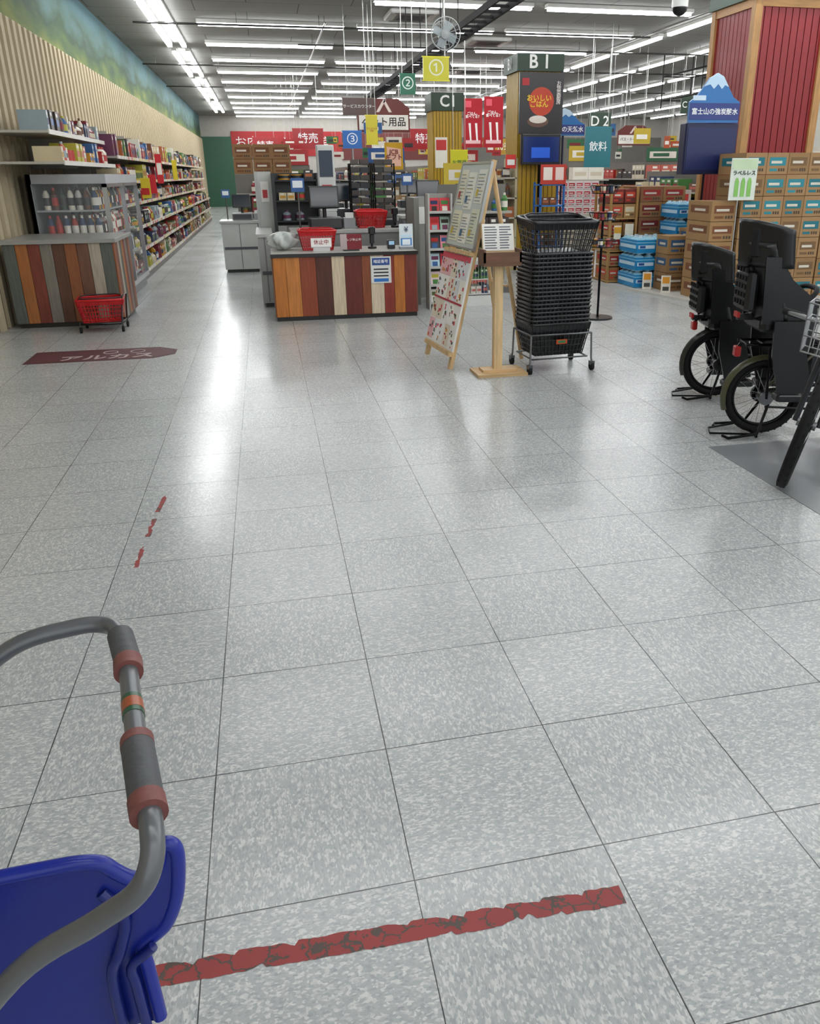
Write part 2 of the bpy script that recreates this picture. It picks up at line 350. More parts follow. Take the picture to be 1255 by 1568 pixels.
for i in range(n):
    ya=y0+(y1-y0)*i/n; b.box(x1,x1+.015,ya+.002,ya+(y1-y0)/n-.002,.05,.84,PL[i%8],'wood')
    xa=x0+(x1-x0)*i/n; b.box(xa+.002,xa+(x1-x0)/n-.002,y0-.015,y0,.05,.84,PL[(i+3)%8],'wood')
b.box(x0-.02,x1+.04,y0-.04,y1+.02,.84,.88,'#9a9a95','plastic')
b.box(x0+.02,x1-.02,y0+.02,y1-.02,0,.05,'#2a2420')
b.build('packing_counter',bevel=.003)
# ------------------------------------------------------------------ shopping basket helper
def basket(b,M,col,w=.46,d=.33,h=.22,lattice=True,rim='#1c1c1e',handle=None,lining=False):
    t=.8
    def P(u,v,k):
        s=t+(1-t)*k; return (u*w/2*s,v*d/2*s,h*k)
    cor=[(-1,-1),(1,-1),(1,1),(-1,1)]
    b.tube([P(u*c[0],c[1]*v2,1) for c in cor for (u,v2) in ([(1,.85),(.9,1)] if c[0]*c[1]>0 else [(.9,1),(1,.85)])],.011,rim or col,'plastic',6,True,M)
    vs=[P(*c,0) for c in cor]; vs+=[(x,y,z+.006) for x,y,z in vs]
    b.add(vs,[(3,2,1,0),(4,5,6,7)]+[(i,(i+1)%4,4+(i+1)%4,4+i) for i in range(4)],col,'plastic',False,M)
    if lining: b.add([P(c[0]*.97,c[1]*.97,0) for c in cor]+[P(c[0]*.97,c[1]*.97,.95) for c in cor],[(i,(i+1)%4,4+(i+1)%4,4+i) for i in range(4)],'#0d0d0f','plastic',False,M)
    for i in range(4):
        a,c=cor[i],cor[(i+1)%4]; n=14 if i%2==0 else 10
        for k in range(n+1):
            f=k/n; u=a[0]+(c[0]-a[0])*f; v=a[1]+(c[1]-a[1])*f
            b.cyl(P(u,v,0),P(u,v,1),.0045,col,'plastic',4,M=M,caps=False)
        for k in (.12,.3,.48,.66):
            b.cyl(P(*a,k),P(*c,k),.0045,col,'plastic',4,M=M,caps=False)
        b.add([P(*a,.78),P(*c,.78),P(*c,1),P(*a,1)],[(0,1,2,3)],col,'plastic',False,M)
    if handle:
        for s in (-1,1):
            b.tube([(-w*.46,0,h),(-w*.44,s*d*.3,h+.015),(-w*.3,s*d*.47,h+.02),(w*.3,s*d*.47,h+.02),(w*.44,s*d*.3,h+.015),(w*.46,0,h)],.006,handle,'plastic',6,False,M)
# basket stack on trolley
b=MB(); BM=Matrix.Translation((2.17,6.1,0))@Matrix.Rotation(math.radians(4),4,'Z')
BW,BD=.50,.36
basket(b,BM@Matrix.Translation((0,0,.13)),'#1b1c1f',BW,BD,.25,True,lining=True)
z=.41
while z<.93:
    w,d=BW,BD
    M=BM@Matrix.Translation((random.uniform(-.004,.004),random.uniform(-.004,.004),z))
    cor=[(-1,-1),(1,-1),(1,1),(-1,1)]
    b.tube([(c[0]*w/2*u,c[1]*d/2*v2,0) for c in cor for (u,v2) in ([(1,.85),(.9,1)] if c[0]*c[1]>0 else [(.9,1),(1,.85)])],.0095,'#2a2b2f','plastic',6,True,M)
    vs=[(c[0]*w/2*.93,c[1]*d/2*.93,-.032) for c in cor]+[(c[0]*w/2*.97,c[1]*d/2*.97,0) for c in cor]
    b.add(vs,[(i,(i+1)%4,4+(i+1)%4,4+i) for i in range(4)],'#0c0d0e','plastic',False,M)
    for k in range(-6,7): b.box(k*.034-.004,k*.034+.004,-d/2-.003,-d/2+.012,-.022,0,'#2e2f33','plastic',M)
    for k in range(-4,5): b.box(-w/2-.003,-w/2+.012,k*.034-.004,k*.034+.004,-.022,0,'#2e2f33','plastic',M)
    z+=.031
basket(b,BM@Matrix.Translation((0,.0,.90))@Matrix.Rotation(math.radians(5),4,'X'),'#1a1b1e',.52,.38,.25,True,'#2a2b2f',handle='#232428')
cc=[(-.26,-.19),(.26,-.19),(.26,.19),(-.26,.19)]
b.tube([(x*.98,y,.30) for x,y in cc],.008,'#7c7f82','metal',8,True,BM)
for x,y in cc:
    b.tube([(x*.98,y,.30),(x,y*1.03,.1),(x*1.02,y*1.05,.07)],.008,'#7c7f82','metal',8,False,BM)
    b.cyl((x*1.02-.012,y*1.05,.032),(x*1.02+.012,y*1.05,.032),.032,'#1a1a1a','rubber',14,M=BM); b.box(x*1.02-.018,x*1.02+.018,y*1.05-.02,y*1.05+.02,.045,.075,'#6c6e70','metal',BM)
b.tube([(x*.9,y*.9,.11) for x,y in cc],.007,'#6c6f72','metal',8,True,BM)
b.box(-.045,.045,-.197,-.188,.225,.26,'#c2532a','plastic',BM); b.box(-.03,.03,-.199,-.197,.234,.252,'#2f7a4a','plastic',BM)
b.build('shopping_basket_stack')
# ------------------------------------------------------------------ info sign stand
b=MB(); b.box(1.50,1.90,5.86,6.14,0,.022,'#c9a878','woodx'); b.box(1.56,1.84,5.94,6.08,.022,.04,'#d4b486','woodx')
b.box(1.655,1.72,5.97,6.04,.04,.84,'#d9bb8c','wood')
b.box(1.55,1.84,5.90,6.08,.83,.855,'#6b4a36','woodx'); b.box(1.55,1.84,5.90,5.915,.855,.93,'#6b4a36','woodx'); b.box(1.55,1.565,5.9,6.08,.855,.95,'#6b4a36','woodx'); b.box(1.825,1.84,5.9,6.08,.855,.95,'#6b4a36','woodx')
PM=frame((1.565,6.0,.93),(1,0,0),(0,.25,.97))
b.box(0,.25,-.08,.2,-.012,0,'#c7a97c','woodx',PM); b.box(.005,.245,.005,.2,0,.003,'#eceae4','matte',PM)
for i in range(9): 
    for j in range(2): b.box(.02+j*.115,.02+j*.115+random.uniform(.06,.1),.02+i*.019,.028+i*.019,.003,.004,'#6b6f78','matte',PM)
b.build('information_stand')
# ------------------------------------------------------------------ poster easel
b=MB(); N0=Vector((1.35,6.2,0));F0=Vector((1.27,6.9,0));N1=Vector((1.67,6.1,1.55));F1=Vector((1.60,6.7,1.55))
def bl(s,z,off=0):
    a=F0+(F1-F0)*(z/1.55); c=N0+(N1-N0)*(z/1.55); p=a+(c-a)*s; return p+Vector((-.97,0,.2))*off
def brect(s0,s1,z0,z1,o0,o1,col,mat='matte'):
    vs=[bl(s,z,o) for o in (o0,o1) for s,z in ((s0,z0),(s1,z0),(s1,z1),(s0,z1))]
    b.add(vs,[(3,2,1,0),(4,5,6,7),(0,1,5,4),(1,2,6,5),(2,3,7,6),(3,0,4,7)],col,mat)
for s in (.06,.94): 
    brect(s-.035,s+.035,.0,1.57,-.03,0,'#d3b283','wood')
brect(.03,.97,.1,.135,-.03,.03,'#d3b283','wood'); brect(.03,.97,1.5,1.54,-.03,0,'#d3b283','wood'); brect(.03,.97,.88,.91,-.03,.03,'#d3b283','wood')
ap=bl(.85,1.56,-.02); b.tube([ap,(2.02,6.42,0.012)],.017,'#cfae80','wood',6); ap=bl(.25,1.56,-.02); b.tube([ap,(1.95,6.85,.012)],.017,'#cfae80','wood',6)
b.tube([(1.87,6.38,.62),(1.83,6.8,.62)],.01,'#cfae80','wood',6)
brect(.0,1.0,.14,.875,.0,.015,'#f0efec'); 
for i in range(5):
    for j in range(4):
        z0=.16+j*.178; s0=.02+i*.195
        brect(s0,s0+.185,z0,z0+.17,.015,.017,random.choice(['#e8b8bc','#f2f0ea','#e3d7c6','#f0eeee','#dcdde2']))
        for k in range(6):
            a=random.uniform(0,.13);h=random.uniform(0,.135); brect(s0+a,s0+a+random.uniform(.02,.05),z0+h,z0+h+random.uniform(.012,.03),.017+.0004*k,.018+.0004*k,random.choice(['#c5404a','#8c5a3c','#4a5a3c','#d8903c','#a8202c','#55555a','#d95a70','#8a8a90']))
brect(.0,1.0,.83,.872,.016,.02,'#c94a58'); brect(0,1,.5,.515,.016,.02,'#b03a48')
brect(.0,1.0,.93,1.55,.0,.015,'#c4cac4'); brect(-.01,1.01,.92,.935,.0,.02,'#b4b6b4','metal'); brect(-.01,1.01,1.54,1.556,.0,.02,'#b4b6b4','metal'); brect(-.015,.01,.93,1.55,.0,.02,'#b4b6b4','metal'); brect(.99,1.015,.93,1.55,.0,.02,'#b4b6b4','metal')
for (s0,s1,z0,z1,c) in ((.06,.36,.97,1.2,'#e2ddc4'),(.40,.66,.96,1.18,'#ebe8de'),(.70,.95,.97,1.22,'#d6d8c4'),(.06,.3,1.24,1.5,'#dfdac8'),(.34,.62,1.21,1.48,'#e6e5da'),(.68,.94,1.26,1.5,'#e3e2d8')):
    brect(s0,s1,z0,z1,.015,.018,c)
    for k in range(9):
        zz=z0+.015+k*(z1-z0-.03)/9; e=random.uniform(0,.1); brect(s0+.02,s1-.02-e,zz,zz+.006,.018,.0195,random.choice(['#8a8c90','#6c6f78','#9a9468','#7a8a90']))
    brect(s0+.03,s0+.1,z0+.05,z0+.1,.0195,.021,random.choice(['#c9b04a','#b04a40','#4a6a8a']))
b.build('poster_easel')
# ------------------------------------------------------------------ checkout counter
b=MB(); x0,x1,yf=.04,1.57,8.9
b.box(x0+.02,x1-.02,yf+.02,9.62,.02,.66,'#3a2c24'); b.box(x0,x1,yf-.004,9.64,0,.045,'#1e1c1b')
pl=[(0,.085,'#b8702c'),(.085,.18,'#c07a38'),(.18,.29,'#8a4024'),(.29,.40,'#52291e'),(.40,.49,'#cdbb9f'),(.49,.61,'#64261d'),(.61,.67,'#824526'),(.67,.765,'#ccbca2'),(.765,.84,'#843020'),(.84,.915,'#b06a2a'),(.915,1,'#742c1e')]
for a,c,col in pl:
    b.box(x0+(x1-x0)*a+.0015,x0+(x1-x0)*c-.0015,yf-.012,yf+.02,.045,.665,col,'wood')
for i in range(6): b.box(x0-.012,x0+.02,yf+.12*i+.002,yf+.12*i+.117,.045,.665,PL[i],'wood'); b.box(x1-.02,x1+.012,yf+.12*i+.002,yf+.12*i+.117,.045,.665,PL[i+1],'wood')
b.box(x0-.02,x1+.02,yf-.03,9.64,.665,.70,'#22211f','plastic'); b.box(x0-.01,x1+.01,yf-.02,9.63,.70,.705,'#b4b2ab','plastic')
b.box(1.07,1.29,yf-.018,yf-.012,.37,.65,'#dcdcd8','plastic'); b.box(1.085,1.275,yf-.02,yf-.018,.56,.635,'#2a4d8c'); b.box(1.1,1.26,yf-.02,yf-.018,.385,.42,'#2a6fb8')
for k in range(3): b.box(1.10,1.26,yf-.02,yf-.018,.44+.035*k,.455+.035*k,'#2c2f38')
o=b.build('checkout_counter',bevel=.003); text('暗証番号',FY(1.18,yf-.021,.597),.04,'#ffffff',o,'poster_lettering')
b=MB(); basket(b,Matrix.Translation((.54,9.3,.708)),'#c4161c',.40,.32,.2,True,'#d01c22',handle='#c4161c')
o=b.build('red_shopping_basket')
b=MB(); b.box(.46,.68,9.09,9.096,.74,.84,'#f4f2ee','plastic'); b.box(.46,.68,9.088,9.09,.74,.75,'#b8b8b8'); b.box(.48,.66,9.06,9.11,.706,.74,'#cccccc','plastic'); o=b.build('closed_register_card'); text('休止中',FY(.57,9.087,.795),.055,'#a01820',o)
b=MB(); b.box(.77,1.0,9.02,9.03,.72,.88,'#7c1622','plastic'); b.box(.77,.84,9.018,9.02,.72,.88,'#b8a8a8'); b.box(.8,.97,9.0,9.1,.706,.72,'#333333'); o=b.build('register_notice_sign'); text('レジ休止中',FY(.915,9.015,.82),.032,'#f4eeee',o)
b=MB(); b.box(1.42,1.57,9.06,9.075,.73,.97,'#dce4e8','plastic'); b.box(1.435,1.555,9.056,9.06,.745,.82,'#2f7fc8'); b.box(1.435,1.555,9.056,9.06,.83,.86,'#c6e0ee'); b.box(1.45,1.54,9.054,9.056,.75,.81,'#e8f2f8'); b.box(1.42,1.57,9.03,9.12,.706,.73,'#8a8d90'); o=b.build('payment_sign_holder'); text('¥',FY(1.495,9.05,.91),.08,'#2a3a5a',o)
b=MB(); b.bbox(1.30,1.38,9.12,9.24,.706,.80,.01,'#2a2c30','plastic'); b.box(1.31,1.37,9.118,9.12,.75,.79,'#7a9ab0','screen'); b.build('card_reader')
b=MB(); 
def bagf(u,v):
    th=v*math.pi; ph=u*2*math.pi; r=1+.2*math.sin(5*ph+3*th)+.1*math.sin(11*ph+1)*math.sin(th)+.08*math.sin(17*ph-5*th)
    return (.17+.15*math.sin(th)*math.cos(ph)*r,9.33+.15*math.sin(th)*math.sin(ph)*r,.806-.095*math.cos(th)+.008*math.sin(7*ph+4*th)*math.sin(th))
b.shell(bagf,48,18,(0,0,.001),'#dce2de','film'); b.build('plastic_bag')
def scanner(x,y,z,nm='barcode_scanner'):
    b=MB(); b.cyl((x,y,z),(x,y,z+.02),.05,'#1c1c1e','plastic',16); b.tube([(x,y+.02,z+.02),(x,y+.02,z+.12),(x,y,z+.16)],.012,'#1c1c1e','plastic',8)
    b.bbox(x-.035,x+.035,y-.06,y+.05,z+.15,z+.23,.012,'#17181a','plastic'); b.bbox(x-.025,x+.025,y-.02,y+.03,z+.05,z+.15,.01,'#222326','plastic'); b.build(nm)
scanner(1.14,9.25,.706)
def register(x,y,z,nm='pos_terminal',s=1,body='#2a2b2e'):
    b=MB(); b.T=Matrix.Translation((x,y,z))@Matrix.Scale(s,4)
    b.bbox(-.2,.2,-.2,.2,0,.13,.02,body,'plastic'); b.box(-.18,.18,-.205,-.2,.02,.11,'#3a3b3e','plastic'); b.tube([(0,.05,.13),(0,.05,.25)],.025,'#232427','plastic',8)
    Mx=Matrix.Translation((0,0,.36))@Matrix.Rotation(math.radians(-15),4,'X')
    b.bbox(-.18,.18,-.02,.03,-.13,.13,.01,'#1a1b1d','plastic',Mx); b.box(-.16,.16,-.025,-.02,-.11,.11,'#10161c','screen',Mx)
    b.box(.22,.36,-.1,.1,0,.12,'#8d8f90','plastic'); b.box(.24,.34,-.09,-.02,.12,.18,'#dcdcda','plastic'); b.tube([(-.3,.1,0),(-.3,.1,.5)],.012,'#777777','metal',6); b.box(-.38,-.22,.08,.11,.42,.58,'#2a5a9a','plastic'); b.box(-.36,-.24,.078,.08,.47,.55,'#e8eef2'); b.build(nm)
def station(x0,x1,y0,y1,h,col,nm='register_desk'):
    b=MB(); b.box(x0,x1,y0,y1,.05,h-.04,col); b.box(x0+.03,x1-.03,y0+.03,y1-.03,0,.05,'#333333'); b.box(x0-.02,x1+.02,y0-.02,y1+.02,h-.04,h,'#b4b5b1','plastic')
    b.box(x0+.02,x1-.02,y0-.006,y0,h*.45,h*.5,'#55575a'); b.box((x0+x1)/2-.005,(x0+x1)/2+.005,y0-.005,y0,.06,h-.05,'#6c6e70'); b.build(nm,bevel=.004)
station(-.69,-.13,13.86,14.5,.8,'#c4c5c1'); station(-.1,.05,9.95,11.3,.84,'#a0a19f','lane_divider_panel')
station(.3,1.66,10.1,10.75,.86,'#868785'); station(.3,1.9,12.3,12.95,.88,'#90918e'); station(.2,1.6,15.0,15.7,.88,'#90918e'); station(2.0,2.8,12.4,13.0,.9,'#7c7d7b'); station(2.2,3.1,15.3,16.0,.9,'#7c7d7b')
for x,y,z in ((.72,10.42,.862),(1.2,12.6,.882),(.6,15.3,.882),(2.45,12.7,.902),(1.18,15.3,.882),(2.65,15.6,.902)): register(x,y,z,s=1.0)
register(-.35,14.2,.802,s=.8,body='#8a8c8e')
b=MB(); basket(b,Matrix.Translation((1.28,10.42,.864)),'#c4161c',.38,.3,.19,True,'#d01c22',handle='#c4161c'); b.build('red_shopping_basket')
scanner(1.57,10.35,.862); scanner(.65,12.6,.882)
b=MB(); b.bbox(.75,.97,11.62,11.80,0,1.0,.01,'#c4c6c4','plastic'); b.bbox(.74,.98,11.66,11.76,1.0,1.85,.02,'#ccceca','plastic'); b.box(.77,.95,11.655,11.66,1.45,1.78,'#1a2430','screen'); b.box(.79,.93,11.65,11.655,1.2,1.35,'#b82a2a'); b.box(.8,.92,11.648,11.65,1.24,1.31,'#f2eee8'); b.build('self_service_kiosk')
b=MB(); b.box(-.09,.12,11.35,11.4,0,1.52,'#c2c4c0'); b.box(-.09,-.05,11.32,11.4,0,1.52,'#b4b6b2'); b.box(.12,.16,11.1,11.4,0,1.50,'#2c2d2f'); b.box(-.02,.08,11.34,11.35,1.15,1.4,'#e8e6e0'); b.box(0,.06,11.335,11.34,1.2,1.3,'#b83038')
for z in (.9,1.15,1.4): b.box(.16,.70,11.2,11.4,z,z+.02,'#222326'); shelf_fill(b,'x',.18,.68,11.2,11.38,z+.02,.14,wr=(.1,.2))
b.box(.69,.71,11.2,11.4,0,1.5,'#222326'); b.box(.12,.71,11.39,11.41,.85,1.5,'#2c2d30'); b.build('register_partition_rack')
b=MB()
for xx in (1.2,1.53):
    for dx in (0,.28):
        for dy in (0,.2): b.cyl((xx+dx,11.85+dy,0),(xx+dx,11.85+dy,1.62),.01,'#161616','metal',6)
    for k in range(10):
        z=.7+k*.1
        b.box(xx,xx+.28,11.85,12.05,z,z+.012,'#1a1a1a'); 
        b.box(xx+.02,xx+.12,11.86,12.0,z+.012,z+.07,random.choice(['#2a2a2c','#3a3030','#504840'])); b.box(xx+.14,xx+.26,11.86,12.0,z+.012,z+.07,random.choice(['#22242a','#443c38','#60584e']))
b.build('black_wire_rack')
b=MB(); b.box(1.70,1.76,9.7,10.3,0,1.22,'#84837e'); b.box(1.70,2.1,10.26,10.3,0,1.22,'#92918c'); b.box(1.80,2.0,10.25,10.26,.9,1.1,'#e0e0da'); b.build('lane_side_panel')
b=MB(); b.box(1.78,2.06,9.42,9.45,0,1.27,'#98968f'); b.box(1.78,1.80,9.25,9.45,0,1.27,'#acaba5'); b.box(2.04,2.06,9.25,9.45,0,1.27,'#acaba5')
for i in range(6):
    z=.05+i*.2; Mx=frame((1.80,9.28,z+.01),(1,0,0),(0,.25,1)); b.box(1.8,2.04,9.25,9.42,z,z+.012,'#8a8a86'); b.box(1.8,2.04,9.25,9.255,z,z+.04,'#b4b3ae')
    for k in range(2):
        c=random.choice(['#d98a98','#d8d4cc','#c9404a','#9ab0a0','#e2c9cc','#4a4a50','#b8d0d8']); b.box(.005+k*.12,.115+k*.12,0,.17,0,.006,c,'matte',Mx); b.box(.02+k*.12,.1+k*.12,.1,.14,.006,.008,random.choice(PAL),'matte',Mx); b.box(.03+k*.12,.09+k*.12,.03,.08,.006,.008,random.choice(PAL),'matte',Mx)
b.build('magazine_rack')
b=MB(); b.box(2.14,2.62,9.4,9.8,0,.12,'#d4d4d0'); b.box(2.12,2.64,9.38,9.82,.48,.52,'#b4b5b1')
for x,y in ((2.14,9.4),(2.62,9.4),(2.14,9.8),(2.62,9.8)): b.cyl((x,y,.1),(x,y,.5),.012,'#b5b6b5','metal',6)
for z in (.13,.3): b.box(2.15,2.61,9.42,9.78,z,z+.01,'#dddddd'); shelf_fill(b,'x',2.16,2.6,9.43,9.7,z+.01,.13,wr=(.05,.09))
for k in range(14): b.cyl((2.15+k*.036,9.395,.12),(2.15+k*.036,9.395,.48),.003,'#c9c9c9','metal',4)
b.build('battery_display_case')
gondola('impulse_goods_rack',2.2,3.1,10.4,11.6,1.35,4,('l','r','f'),(.08,.16))
gondola('candy_rack',2.85,3.6,13.2,15.0,1.3,4,('l','r','f'),(.1,.2),'#c8b02a')
# black wire tower display right of the baskets
b=MB(); cx,cy=3.43,8.2; b.cyl((cx,cy,0),(cx,cy,.02),.16,'#17181a','plastic',24); b.cyl((cx,cy,.02),(cx,cy,1.40),.013,'#17181a','metal',8)
for z in (.75,1.02,1.28):
    for rr,zz in ((.12,z),(.15,z+.07)): b.torus((cx,cy,zz),(0,0,1),rr,.005,'#1a1a1c','metal',20,5)
    for k in range(12):
        t=2*math.pi*k/12; b.cyl((cx+.12*math.cos(t),cy+.12*math.sin(t),z),(cx+.15*math.cos(t),cy+.15*math.sin(t),z+.07),.003,'#1a1a1c','metal',4)
    b.cyl((cx,cy,z),(cx,cy,z+.004),.12,'#222222','plastic',20)
    for k in range(6):
        t=2*math.pi*k/6; item(b,cx+.08*math.cos(t),cy+.08*math.sin(t),.055,.055,z+.004,.12,random.choice(PAL),random.choice(PAL),2,(0,-1))
b.build('wire_display_tower')
def carton(b,x0,x1,y0,y1,z0,z1,col='#a8845a',lab='#c23b2e',front=True,left=True,tape=True):
    g=.003; b.box(x0+g,x1-g,y0+g,y1-g,z0+g,z1-g,col,'carton'); w=x1-x0;h=z1-z0;d=y1-y0
    if lab:
        if front:
            b.box(x0+w*.12,x0+w*.88,y0+.001,y0+g,z0+h*.4,z0+h*.78,lab,'carton'); b.box(x0+w*.2,x0+w*.7,y0,y0+g,z0+h*.5,z0+h*.62,'#cfc8ba','carton'); b.box(x0+w*.15,x0+w*.5,y0+.001,y0+g,z0+h*.15,z0+h*.27,lab,'carton')
            for k in range(3): b.box(x0+w*(.56+.11*k),x0+w*(.63+.11*k),y0+.001,y0+g,z0+h*.14,z0+h*.28,'#4a3c30','carton')
        if left: b.box(x0+.001,x0+g,y0+d*.12,y0+d*.88,z0+h*.4,z0+h*.78,lab,'carton'); b.box(x0,x0+g,y0+d*.25,y0+d*.7,z0+h*.5,z0+h*.62,'#cfc8ba','carton')
    if tape: b.box(x0+g,x1-g,(y0+y1)/2-.025,(y0+y1)/2+.025,z1-g,z1-g+.001,'#b89a70','carton')
def stack(name,x0,x1,y0,y1,z0,z1,nx,ny,nz,col,lab,jit=.0):
    b=MB()
    for i in range(nx):
        for j in range(ny):
            for k in range(nz):
                c=col if isinstance(col,str) else random.choice(col); l=lab if (lab is None or isinstance(lab,str)) else random.choice(lab)
                dx=random.uniform(-jit,jit); dy=random.uniform(-jit,jit)
                carton(b,x0+(x1-x0)*i/nx+dx,x0+(x1-x0)*(i+1)/nx+dx,y0+(y1-y0)*j/ny+dy,y0+(y1-y0)*(j+1)/ny+dy,z0+(z1-z0)*k/nz,z0+(z1-z0)*(k+1)/nz,c,l)
    return b.build(name)
gondola('low_promo_shelf',-.5,.6,17.0,18.0,1.5,4,('f','l'),(.12,.3))
stack('cardboard_carton_stack',-.5,.6,17.4,18.0,1.5,2.05,3,1,2,'#866440','#6e4428',.01)
# ------------------------------------------------------------------ hanging signs
def sign(name,x0,x1,z0,z1,Y,bg,txt,tc='#ffffff',size=None,rods=True,th=.03,bold=.01,dx=0):
    b=MB(); b.box(x0,x1,Y,Y+th,z0,z1,bg,'plastic')
    e=.012; fr=tuple(min(1,c*1.3+.02) for c in C(bg)); b.box(x0-e,x1+e,Y+.004,Y+th-.004,z1,z1+e,fr); b.box(x0-e,x1+e,Y+.004,Y+th-.004,z0-e,z0,fr)
    if rods:
        for x in (x0+(x1-x0)*.15,x1-(x1-x0)*.15): b.cyl((x,Y+th/2,z1),(x,Y+th/2,CEIL),.006,'#b8b8b4','metal',6)
    o=b.build(name)
    if txt:
        n=max(len(l) for l in txt.split('\n')); cjk=any(ord(c)>255 for c in txt)
        if size is None: size=min((z1-z0)*.8/ (txt.count('\n')+1),(x1-x0)*.9/(n*(1.0 if cjk else .6)))
        text(txt,FY((x0+x1)/2+dx,Y-.002,(z0+z1)/2),size,tc,o,bold=bold)
    return o
sign('lane_number_sign',1.90,2.20,2.48,2.71,10,'#cfc81c','①','#f4f4d8',.2)
sign('lane_number_sign',2.28,2.53,2.68,2.96,14,'#0f6a4a','②','#e8f4ee',.22)
sign('lane_number_sign',1.32,1.62,1.88,2.12,13.9,'#1f68b8','③','#f0f6ff',.2,rods=False)
b=MB(); b.cyl((1.47,13.95,0),(1.47,13.95,2.1),.015,'#b0b0b0','metal',8); b.cyl((1.47,13.95,0),(1.47,13.95,.02),.12,'#9a9a9a','metal',16); b.build('sign_pole')
sign('service_counter_sign',1.54,2.15,2.50,2.76,16,'#5a423c','サービスカウンター','#f0ece6',.066)
def house_sign(name,x0,x1,z0,zm,z1,Y,txt,col='#6a2a24'):
    b=MB(); xm=(x0+x1)/2; w=x1-x0
    b.prism([(0,0),(w,0),(w,(z1-z0)*.72),(w*.78,z1-z0),(w*.22,z1-z0),(0,(z1-z0)*.72)],FY(x0,Y+.03,z0),.03,col)
    b.prism([(w*.36,(z1-z0)*.6),(w*.5,(z1-z0)*.97),(w*.56,(z1-z0)*.97),(w*.42,(z1-z0)*.6)],FY(x0,Y,z0),.004,'#e8d8d0'); b.prism([(w*.60,(z1-z0)*.6),(w*.5,(z1-z0)*.9),(w*.53,(z1-z0)*.97),(w*.66,(z1-z0)*.6)],FY(x0,Y,z0),.004,'#e8d8d0')
    b.box(x0+w*.03,x1-w*.03,Y-.012,Y,z0+(z1-z0)*.08,z0+(z1-z0)*.52,'#eeeae2')
    for x in (x0+.2*w,x1-.2*w): b.cyl((x,Y+.015,z1-.02),(x,Y+.015,CEIL),.008,'#b8b8b4','metal',6)
    o=b.build(name); n=len(txt); text(txt,FY(xm,Y-.014,z0+(z1-z0)*.3),min(w*.85/n,(z1-z0)*.4),'#2a1c1a',o,bold=.015)
house_sign('pet_goods_sign',2.25,3.46,2.38,2.7,3.09,20,'ペット用品')
house_sign('bath_goods_sign',9.49,10.44,2.17,2.4,2.67,22,'バス・トイレタリー')
# ------------------------------------------------------------------ columns
def ribs(b,ax,a0,a1,f,z0,z1,col,dark,w=.07,out=-1,mat='painted'):
    n=max(1,round((a1-a0)/w)); w=(a1-a0)/n
    for i in range(n):
        p=a0+i*w
        if ax=='x': b.box(p+.006,p+w-.006,min(f,f+out*.015),max(f,f+out*.015),z0,z1,col,mat)
        else: b.box(min(f,f+out*.015),max(f,f+out*.015),p+.006,p+w-.006,z0,z1,col,mat)
def column(x0,x1,y0,y1,col,dark,wood=True,z1=CEIL,rw=.07):
    b=MB(); b.box(x0,x1,y0,y1,0,z1,dark)
    ribs(b,'x',x0,x1,y0,0,z1,col,dark,rw); ribs(b,'y',y0,y1,x0,0,z1,col,dark,rw)
    ribs(b,'x',x0,x1,y1,0,z1,col,dark,rw,1); ribs(b,'y',y0,y1,x1,0,z1,col,dark,rw,1)
    if wood:
        for x in (x0,x1):
            for y in (y0,y1): b.box(x-.05,x+.05,y-.05,y+.05,0,z1,'#b08550','wood')
    return b
b=column(6.32,7.32,10.5,11.5,'#8a141c','#40080c',rw=.1); b.box(6.28,7.36,10.46,11.54,3.43,3.53,'#b98a52','woodx'); b.box(6.24,7.40,10.42,11.58,3.53,CEIL,'#1f4a30'); b.build('red_slatted_column')
b=column(3.95,4.60,13,13.65,'#b08c1a','#5e460a',False,z1=3.1)
b.box(3.90,4.64,12.94,13.70,2.92,3.16,'#1f3a26'); root=b.build('yellow_slatted_column')
text('B 1',FY(4.25,12.93,3.04),.26,'#f2f4ee',root,'aisle_lettering',.02); text('B1',FX(3.89,13.32,3.04),.22,'#f2f4ee',root,'aisle_lettering',.02)
b=column(3.61,4.21,18,18.6,'#b08c1a','#5e460a',False,z1=3.0); b.box(3.56,4.26,17.94,18.66,2.71,3.05,'#1f3a26'); b.box(3.64,3.9,17.97,17.985,1.6,2.2,'#e8e4da'); b.box(3.66,3.88,17.965,17.97,1.95,2.15,'#c23030'); o=b.build('yellow_slatted_column'); text('C1',FY(3.92,17.93,2.88),.3,'#f2f4ee',o,'aisle_lettering',.02)
b=MB(); b.box(3.93,4.63,12.90,12.94,2.05,2.90,'#1c1614','plastic')
b.prism([(.35+.2*math.cos(t),.45+.2*math.sin(t)) for t in [2*math.pi*i/24 for i in range(24)]],FY(3.93,12.90,2.05),.004,'#c8401e'); b.prism([(.3+.17*math.cos(t),.17+.08*math.sin(t)) for t in [2*math.pi*i/24 for i in range(24)]],FY(3.93,12.90,2.05),.005,'#6a4a3a'); b.prism([(.3+.14*math.cos(t),.2+.055*math.sin(t)) for t in [2*math.pi*i/24 for i in range(24)]],FY(3.93,12.895,2.05),.005,'#e8e0d4')
b.box(3.97,4.08,12.894,12.90,2.72,2.82,'#b8202a'); o=b.build('rice_poster'); text('おいしい\nごはん',FY(4.24,12.888,2.5),.1,'#f6d23a',o,bold=.02); text('お\n惣\n菜\n厨\n房',FY(4.55,12.888,2.62),.075,'#f4f0ea',o,bold=.01)
